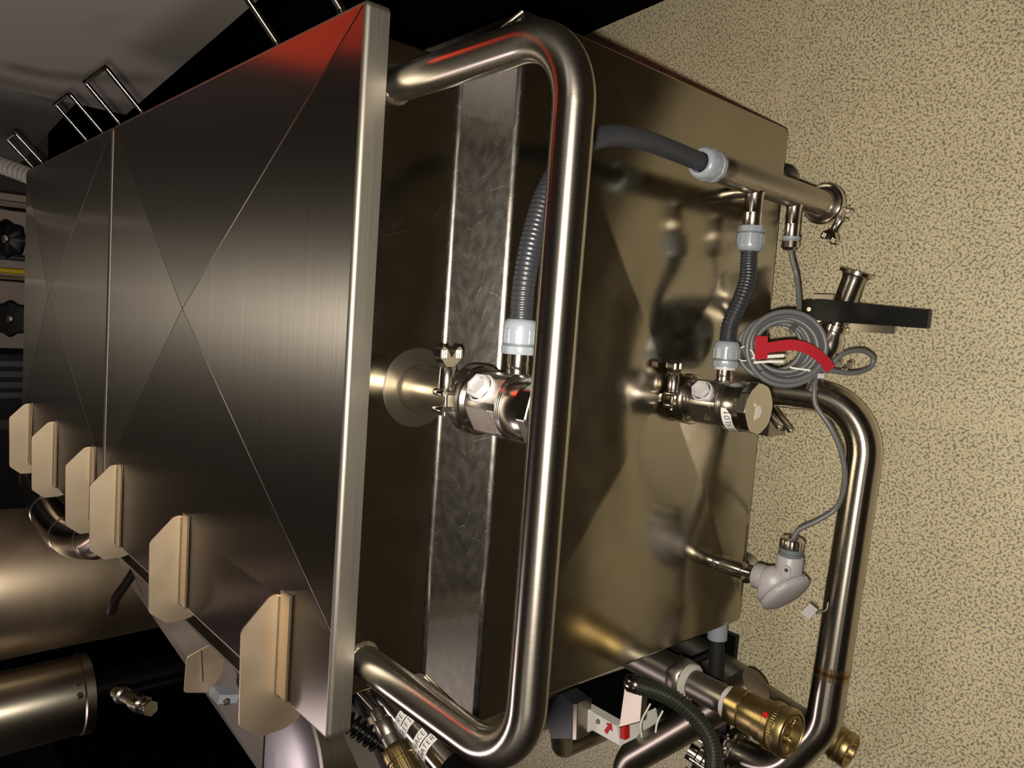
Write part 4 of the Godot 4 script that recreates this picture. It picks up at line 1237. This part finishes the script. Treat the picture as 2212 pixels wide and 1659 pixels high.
func pump() -> void:
	var o := thing("pump_motor", "black finned pump motor with a white guarded housing left of the tank", "pump", Vector3(-0.80, 0.1, -0.15))
	# finned barrel
	var c := Vector3(-0.8521, 0.112, -0.1452)
	var d := Vector3(-0.35, 0.10, 0.30).normalized()
	var xf := along(d, c)
	part("barrel", B.new().lathe([Vector2(0.0, -0.07), Vector2(0.05, -0.07), Vector2(0.055, -0.065), Vector2(0.055, 0.065), Vector2(0.05, 0.07), Vector2(0.0, 0.07)], xf, 32), M.black, o)
	for k in 16:
		var a := TAU * k / 16
		var rr := xf.basis * Vector3(cos(a), 0, sin(a))
		part("cooling_fin", B.new().box(Vector3(0.003, 0.12, 0.02), facing(rr, c + rr * 0.062, d)), M.black, o)
	# upright pieces given by their outline seen from above, top height and depth
	part("bracket_plate", slab([[-0.6483, -0.0602], [-0.6542, -0.0114], [-0.7342, -0.0103], [-0.7743, -0.0677]], 0.36, 0.02), M.satin, o)
	part("gap_shade", slab([[-0.8207, -0.317], [-0.6767, -0.109], [-0.70, -0.072], [-0.8000, -0.100]], 0.30, 0.14), M.shade_black, o)  # black slab painting the shade in the gap between the parts
	var h := part("white_housing", slab([[-0.7928, -0.2131], [-0.793, -0.0989], [-0.8339, -0.0836], [-0.8358, -0.1673], [-0.8729, -0.2075]], 0.33, 0.15), M.white_paint, o, "white housing with a red arrow")
	part("red_arrow", B.new().prism(PackedVector2Array([Vector2(-0.005, -0.016), Vector2(0.005, -0.016), Vector2(0.005, 0.003), Vector2(0.012, 0.003), Vector2(0.0, 0.017), Vector2(-0.012, 0.003), Vector2(-0.005, 0.003)]), 0.001, facing(Vector3.UP, Vector3(-0.807, 0.3306, -0.118), Vector3(0.9, 0, 0.5))), M.red_paint, h)
	part("cover_bolt", B.new().lathe([Vector2(0, 0.004), Vector2(0.005, 0.0035), Vector2(0.006, 0.0)], at(Vector3(-0.806, 0.33, -0.150)), 14), M.galv, h)
	part("grey_panel", slab([[-0.8275, -0.3129], [-0.7748, -0.2503], [-0.7819, -0.2012], [-0.8632, -0.1984], [-0.8935, -0.2639]], 0.36, 0.10), M.conduit, o)
	part("hinge_strip", slab([[-0.7723, -0.2005], [-0.7669, -0.1856], [-0.8536, -0.1791], [-0.8616, -0.1939]], 0.366, 0.05), M.satin, o)
	part("sight_glass", slab([[-0.778, -0.080], [-0.776, -0.066], [-0.806, -0.062], [-0.808, -0.077]], 0.342, 0.02), M.red_paint, o)
	part("foot", B.new().tube(bends([[-1.05, 0.0, -0.40], [-1.04, 0.17, -0.395], [-0.93, 0.235, -0.35]], 0.03, 8), 0.030, 28), M.satin, o)
	part("base", slab([[-0.62, -0.30], [-0.62, 0.0], [-0.90, 0.0], [-0.90, -0.30]], 0.02, 0.019), M.black, o)
	for p in [[-0.66, -0.26], [-0.66, -0.03], [-0.86, -0.20], [-0.80, -0.03]]:
		part("post", B.new().tube(vec([[p[0], 0.01, p[1]], [p[0], 0.25, p[1]]]), 0.010, 12), M.black, o)
	# bright unions in front of it
	var un := thing("pipe_union", "bright bolted pipe union beside the bent pipe", "fitting", Vector3(-0.84, 0.22, 0.02))
	var ud := Vector3(-0.029, -0.028, 0.083).normalized()
	var u0 := Vector3(-0.916, 0.085, -0.06)
	part("body", B.new().lathe([Vector2(0.0, 0.0), Vector2(0.022, 0.0), Vector2(0.022, 0.02), Vector2(0.034, 0.024), Vector2(0.034, 0.036), Vector2(0.022, 0.040), Vector2(0.022, 0.060), Vector2(0.034, 0.064), Vector2(0.034, 0.076), Vector2(0.018, 0.080), Vector2(0.018, 0.11), Vector2(0.0, 0.11)], along(ud, u0), 6), M.chrome, un)
	for k in 5:
		var a := TAU * k / 5
		var ux := along(ud, u0)
		part("bolt", B.new().lathe([Vector2(0, 0.016), Vector2(0.006, 0.016), Vector2(0.0065, 0.012), Vector2(0.0065, 0.0), Vector2(0.0035, 0.0), Vector2(0.0035, 0.085)], along(ud, ux * Vector3(0.042 * cos(a), 0.012, 0.042 * sin(a))), 8), M.chrome, un)
	for k in 2:
		var t := thing("cable_tie", ["white cable tie on the pump nearer the tank", "white cable tie on the pump nearer the bent pipe"][k], "cable tie", c, "cable ties on the pump")
		var s: Array = [[[-0.6835, 0.3607, 0.0107], [-0.7238, 0.3753, 0.0019], [-0.755, 0.3746, 0.0059]], [[-0.6863, 0.3575, 0.0411], [-0.7111, 0.3662, 0.036], [-0.7326, 0.3691, 0.0357]]][k]
		part("band", B.new().tube(curve(s, 8), 0.0022, 8), M.tie, t)
	var wl := thing("warning_strip", "yellow and black marked strip behind the dark green hose", "strip", Vector3(-0.62, 0.37, 0.0))
	part("base", B.new().box(Vector3(0.02, 0.004, 0.11), Transform3D(Basis(Vector3.UP, 0.15), Vector3(-0.603, 0.372, 0.045)), 0.001), M.black, wl)
	for k in 3:
		part("yellow_mark", B.new().box(Vector3(0.012, 0.001, 0.018), Transform3D(Basis(Vector3.UP, 0.5), Vector3(-0.606 + 0.004 * k, 0.3748, 0.010 + 0.034 * k))), M.yellow, wl)

# ------------------------------------------------------------------ far things
func background() -> void:
	# right: grey cabinets over shade built as a black plinth
	var turn := Basis(Vector3.UP, 0.087)
	var pl := thing("right_shade_block", "black plinth added where only shade lies right of the tank", "shade_block", Vector3(1.0, 0, -0.4))
	part("body", B.new().box(Vector3(0.8, 0.55, 4.6), Transform3D(turn, Vector3(1.375 - 0.20, 0.276, -2.72)), 0.004), M.shade_black, pl)
	var c1 := thing("grey_cabinet", "large plain grey cabinet beyond the lid's handles, nearer one", "cabinet", Vector3(1.2, 0.6, -2.0), "grey cabinets")
	part("body", B.new().box(Vector3(0.7, 1.5, 1.62), Transform3D(Basis(Vector3.UP, 0.10), Vector3(1.345, 1.38, -2.18)), 0.006), M.cabinet, c1)
	part("edge_strip", B.new().box(Vector3(0.02, 1.5, 0.03), Transform3D(Basis(Vector3.UP, 0.10), Vector3(1.075, 1.38, -1.36)), 0.002), M.brass, c1, "mustard edge strip")
	var c2 := thing("grey_cabinet", "large grey cabinet with a slotted vent, farther one", "cabinet", Vector3(1.1, 0.75, -3.9), "grey cabinets")
	part("body", B.new().box(Vector3(0.7, 1.4, 1.9), Transform3D(Basis(Vector3.UP, 0.10), Vector3(1.255, 1.47, -4.02)), 0.006), M.cabinet, c2)
	for k in 2:
		part("vent_slot", B.new().box(Vector3(0.012, 0.012, 0.45), Transform3D(Basis(Vector3.UP, 0.10), Vector3(0.915 - 0.0, 1.06 + 0.03 * k, -3.75)), 0.002), M.black, c2)
	# left: upright vessels and a black box added for the dark
	var bk := thing("dark_filler_box", "added black box standing for the dark behind the left vessels", "cabinet", Vector3(-2.0, 0, -2))
	part("body", B.new().box(Vector3(1.9, 1.0, 3.4), at(Vector3(-2.62, 0.501, -2.75)), 0.004), M.shade_black, bk)
	part("dark_front", B.new().box(Vector3(0.02, 0.9, 3.2), at(Vector3(-1.66, 0.5, -2.75)), 0.003), M.shade_black, bk)
	var ta := thing("steel_vessel", "upright satin steel vessel left of the lids", "vessel", Vector3(-0.98, 0, -2.35), "upright vessels")
	part("shell", B.new().lathe([Vector2(0.0, 0.40), Vector2(0.24, 0.42), Vector2(0.27, 0.46), Vector2(0.27, 1.75), Vector2(0.22, 1.83), Vector2(0.0, 1.86)], at(Vector3(-0.99, 0, -2.30)), 56), M.plate, ta)
	for k in 3:
		var a := TAU * k / 3
		part("leg", B.new().tube(vec([Vector3(-0.99 + 0.2 * cos(a), 0, -2.30 + 0.2 * sin(a)), Vector3(-0.99 + 0.2 * cos(a), 0.45, -2.30 + 0.2 * sin(a))]), 0.022, 16), M.satin, ta)
	var tb := thing("steel_vessel", "upright polished steel vessel with a bolted lower rim at the picture's corner", "vessel", Vector3(-1.42, 0, -2.2), "upright vessels")
	part("shell", B.new().lathe([Vector2(0.135, 0.955), Vector2(0.14, 0.96), Vector2(0.14, 1.75), Vector2(0.10, 1.80), Vector2(0.0, 1.82)], at(Vector3(-1.39, 0, -2.10)), 48), M.satin, tb)
	part("rim", B.new().lathe([Vector2(0.12, 0.93), Vector2(0.146, 0.93), Vector2(0.146, 0.96), Vector2(0.14, 0.965)], at(Vector3(-1.39, 0, -2.10)), 48), M.satin, tb)
	part("leg", B.new().tube(vec([[-1.39, 0, -2.1], [-1.39, 0.94, -2.1]]), 0.06, 24), M.black, tb)
	for k in 2:
		part("bolt", B.new().lathe([Vector2(0, 0.008), Vector2(0.010, 0.008), Vector2(0.012, 0.004), Vector2(0.012, 0.0)], along(Vector3(0.75, 0.1, 0.6), Vector3(-1.295 - 0.035 * k, 0.985, -1.992 + 0.03 * k)), 14), M.weld, tb)
	# chrome vent elbow behind the lid's left edge
	var el := thing("vent_elbow", "polished segmented vent elbow behind the left hinge plates", "pipe", Vector3(-0.65, 1.05, -1.8))
	var ep := [[-0.56, 1.00, -1.44], [-0.655, 1.04, -1.60], [-0.685, 1.07, -1.78], [-0.655, 1.08, -2.00], [-0.58, 1.075, -2.22], [-0.56, 1.07, -2.5]]
	part("tube", B.new().tube(curve(ep, 8), 0.062, 36), M.chrome, el)
	for k in [1, 2, 3, 4]:
		var p := Vector3(ep[k][0], ep[k][1], ep[k][2])
		var dd := (Vector3(ep[k + 1][0], ep[k + 1][1], ep[k + 1][2]) - Vector3(ep[k - 1][0], ep[k - 1][1], ep[k - 1][2])).normalized()
		part("weld_seam", B.new().lathe([Vector2(0.0615, -0.006), Vector2(0.0645, -0.003), Vector2(0.0645, 0.003), Vector2(0.0615, 0.006)], along(dd, p), 36), M.weld, el)
	var hk := thing("bent_hose", "short dark brown bent hose left of the lids", "hose", Vector3(-0.66, 1.06, -1.17))
	part("tube", B.new().tube(curve([[-0.585, 1.03, -1.155], [-0.62, 1.045, -1.165], [-0.665, 1.067, -1.176], [-0.705, 1.088, -1.188], [-0.742, 1.094, -1.197]], 8), 0.0115, 18), M.brown_plastic, hk)
	# latch bracket on the gutter
	var lk := thing("latch_bracket", "pale upright bracket with a bolted grey clip on the tank's left side", "bracket", Vector3(-0.63, 1.08, -0.5))
	var br := B.new().prism(rounded([Vector2(-0.030, -0.045), Vector2(0.024, -0.05), Vector2(0.036, -0.02), Vector2(0.02, 0.026), Vector2(-0.05, 0.028), Vector2(-0.064, -0.02)], 0.005), 0.004, at(Vector3(-0.60, 1.118, -0.50)), 0.0008)
	part("plate", br, M.plate, lk)
	part("weld_bead", B.new().tube(vec([[-0.572, 1.118, -0.496], [-0.636, 1.112, -0.496]]), 0.002, 8), M.weld, lk)
	var cl := part("clip", B.new().box(Vector3(0.018, 0.040, 0.05), Transform3D(Basis(Vector3.FORWARD, 0.25), Vector3(-0.660, 1.080, -0.47)), 0.002), M.grey_plastic, lk, "grey clip")
	part("clip_bolt", B.new().lathe([Vector2(0, 0.006), Vector2(0.005, 0.0055), Vector2(0.007, 0.003), Vector2(0.007, 0)], along(Vector3(0, 0.3, 1), Vector3(-0.662, 1.085, -0.446)), 16), M.galv, cl)
	# dim valve in the dark
	var vf := thing("dim_valve", "small steel and brass valve deep in the dark left of the tank", "valve", Vector3(-1.04, 1.0, -1.25))
	var v0 := Vector3(-1.054, 1.028, -1.374)
	var vd := Vector3(0.031, -0.046, 0.242).normalized()
	part("body", B.new().lathe([Vector2(0, 0), Vector2(0.016, 0.0), Vector2(0.016, 0.03), Vector2(0.024, 0.034), Vector2(0.024, 0.05), Vector2(0.017, 0.055), Vector2(0.017, 0.11), Vector2(0.0, 0.11)], along(vd, v0), 24), M.satin, vf)
	part("riser", B.new().tube(vec([v0 + Vector3(0, -0.01, 0.02), [v0.x, 0.0, v0.z + 0.02]]), 0.012, 14), M.black, vf)
	part("brass_ring", B.new().lathe([Vector2(0.016, 0.105), Vector2(0.022, 0.107), Vector2(0.022, 0.13), Vector2(0.016, 0.132)], along(vd, v0), 24), M.brass, vf)
	part("hexagon_nut", B.new().lathe([Vector2(0.014, 0.13), Vector2(0.027, 0.132), Vector2(0.027, 0.16), Vector2(0.018, 0.165), Vector2(0.022, 0.17), Vector2(0.022, 0.20), Vector2(0.0, 0.20)], along(vd, v0), 6), M.chrome, vf)
	# far end: hand knobs and pipes before the back wall
	for q in [[0.285, 1.115, -2.72, 0.072, "lobed black hand knob at the far end, nearer the white hose"], [-0.03, 1.105, -2.66, 0.068, "lobed black hand knob at the far end, left of the yellow-banded pipe"]]:
		var k := thing("hand_knob", q[4], "knob", Vector3(q[0], q[1], q[2]), "hand knobs at the far end")
		var ax := Vector3(0.0, 0.35, 0.94).normalized()
		part("grip", B.new().lathe([Vector2(0.0, -0.012), Vector2(q[3] * 0.9, -0.012), Vector2(q[3], -0.006), Vector2(q[3], 0.010), Vector2(q[3] * 0.9, 0.016), Vector2(0.0, 0.018)], along(ax, Vector3(q[0], q[1], q[2])), 96, 0, 0, 0, 0.07, 8), M.black, k)
		part("spindle", B.new().tube(vec([Vector3(q[0], q[1], q[2]) - ax * 0.01, Vector3(q[0], q[1], q[2]) - ax * 0.16]), 0.014, 16), M.chrome, k)
		part("hub", B.new().lathe([Vector2(0.0, 0.026), Vector2(0.012, 0.025), Vector2(0.016, 0.018)], along(ax, Vector3(q[0], q[1], q[2])), 20), M.chrome, k)
	var specs := [[0.42, 0.020, "chrome", "bright upright pipe at the far end nearest the white hose"], [0.215, 0.013, "conduit", "thin dark upright pipe between the two hand knobs"], [0.128, 0.012, "chrome", "thin bright upright pipe beside the yellow-banded one"]]
	for s in specs:
		var p := thing("upright_pipe", s[3], "pipe", Vector3(s[0], 0, -2.75), "upright pipes at the far end")
		part("tube", B.new().tube(vec([[s[0], 0.0, -2.75], [s[0], 2.2, -2.75]]), s[1], 20), M[s[2]], p)
	var yp := thing("upright_pipe", "upright steel pipe wrapped with a yellow band at the far end", "pipe", Vector3(0.155, 0, -2.76), "upright pipes at the far end")
	part("tube", B.new().tube(vec([[0.160, 0.0, -2.76], [0.160, 2.2, -2.76]]), 0.010, 20), M.satin, yp)
	part("yellow_band", B.new().tube(vec([[0.160, 1.02, -2.76], [0.160, 1.45, -2.76]]), 0.0108, 20), M.yellow, yp, "yellow band")
	var wd := thing("ribbed_duct", "white ribbed flexible duct at the far right end of the lids", "duct", Vector3(0.5, 1.1, -2.6))
	part("tube", B.new().tube(curve([[0.60, 1.32, -2.62], [0.565, 1.20, -2.60], [0.525, 1.10, -2.50], [0.48, 1.02, -2.38]], 10), 0.030, 24, true, 0.022, 0.002), M.duct_white, wd)
	var bd := thing("lit_wall_panel", "added pale board behind the hand knobs at the far end", "lit_wall", Vector3(0.25, 0.0, -3.0))
	part("panel", B.new().box(Vector3(0.66, 1.35, 0.03), at(Vector3(0.16, 0.676, -2.98)), 0.003), M.lit_wall, bd)  # added pale panel: the lit stretch of the darker back wall
	var rk := thing("control_rack", "black control rack with a brown rail at the far left end", "cabinet", Vector3(-0.5, 0, -3.0))
	part("body", B.new().box(Vector3(0.70, 1.9, 0.4), at(Vector3(-0.535, 0.951, -3.10)), 0.006), M.black, rk)
	part("rail", B.new().box(Vector3(0.05, 1.6, 0.02), at(Vector3(-0.49, 0.95, -2.885)), 0.003), M.brown_plastic, rk)
	for k in 4:
		part("panel_rib", B.new().box(Vector3(0.03, 1.5, 0.012), at(Vector3(-0.23 - 0.045 * k, 0.95, -2.892)), 0.003), M.conduit, rk)

func _ready() -> void:
	make_materials()
	setup()
	room()
	tank()
	lid("nearer brushed steel tank lid with a broad front edge", 0.0281, -1.128, Vector3(0.08, 1.157, -0.55), 0.0363, [[-0.052, -0.252], [-0.937, -1.110]], [[-0.13, -0.336, -0.558], [-0.56, -0.318, -0.53], [-1.0, -0.302, -0.53]])
	lid("farther brushed steel tank lid beyond the narrow joint", -1.140, -2.20, Vector3(0.08, 1.157, -1.70), 0.03, [[-1.263, -1.42], [-1.986, -2.134]], [[-1.24, -0.300, -0.53], [-1.67, -0.297, -0.53], [-2.04, -0.290, -0.53]])
	instruments()
	probe()
	drain()
	left_side()
	background()
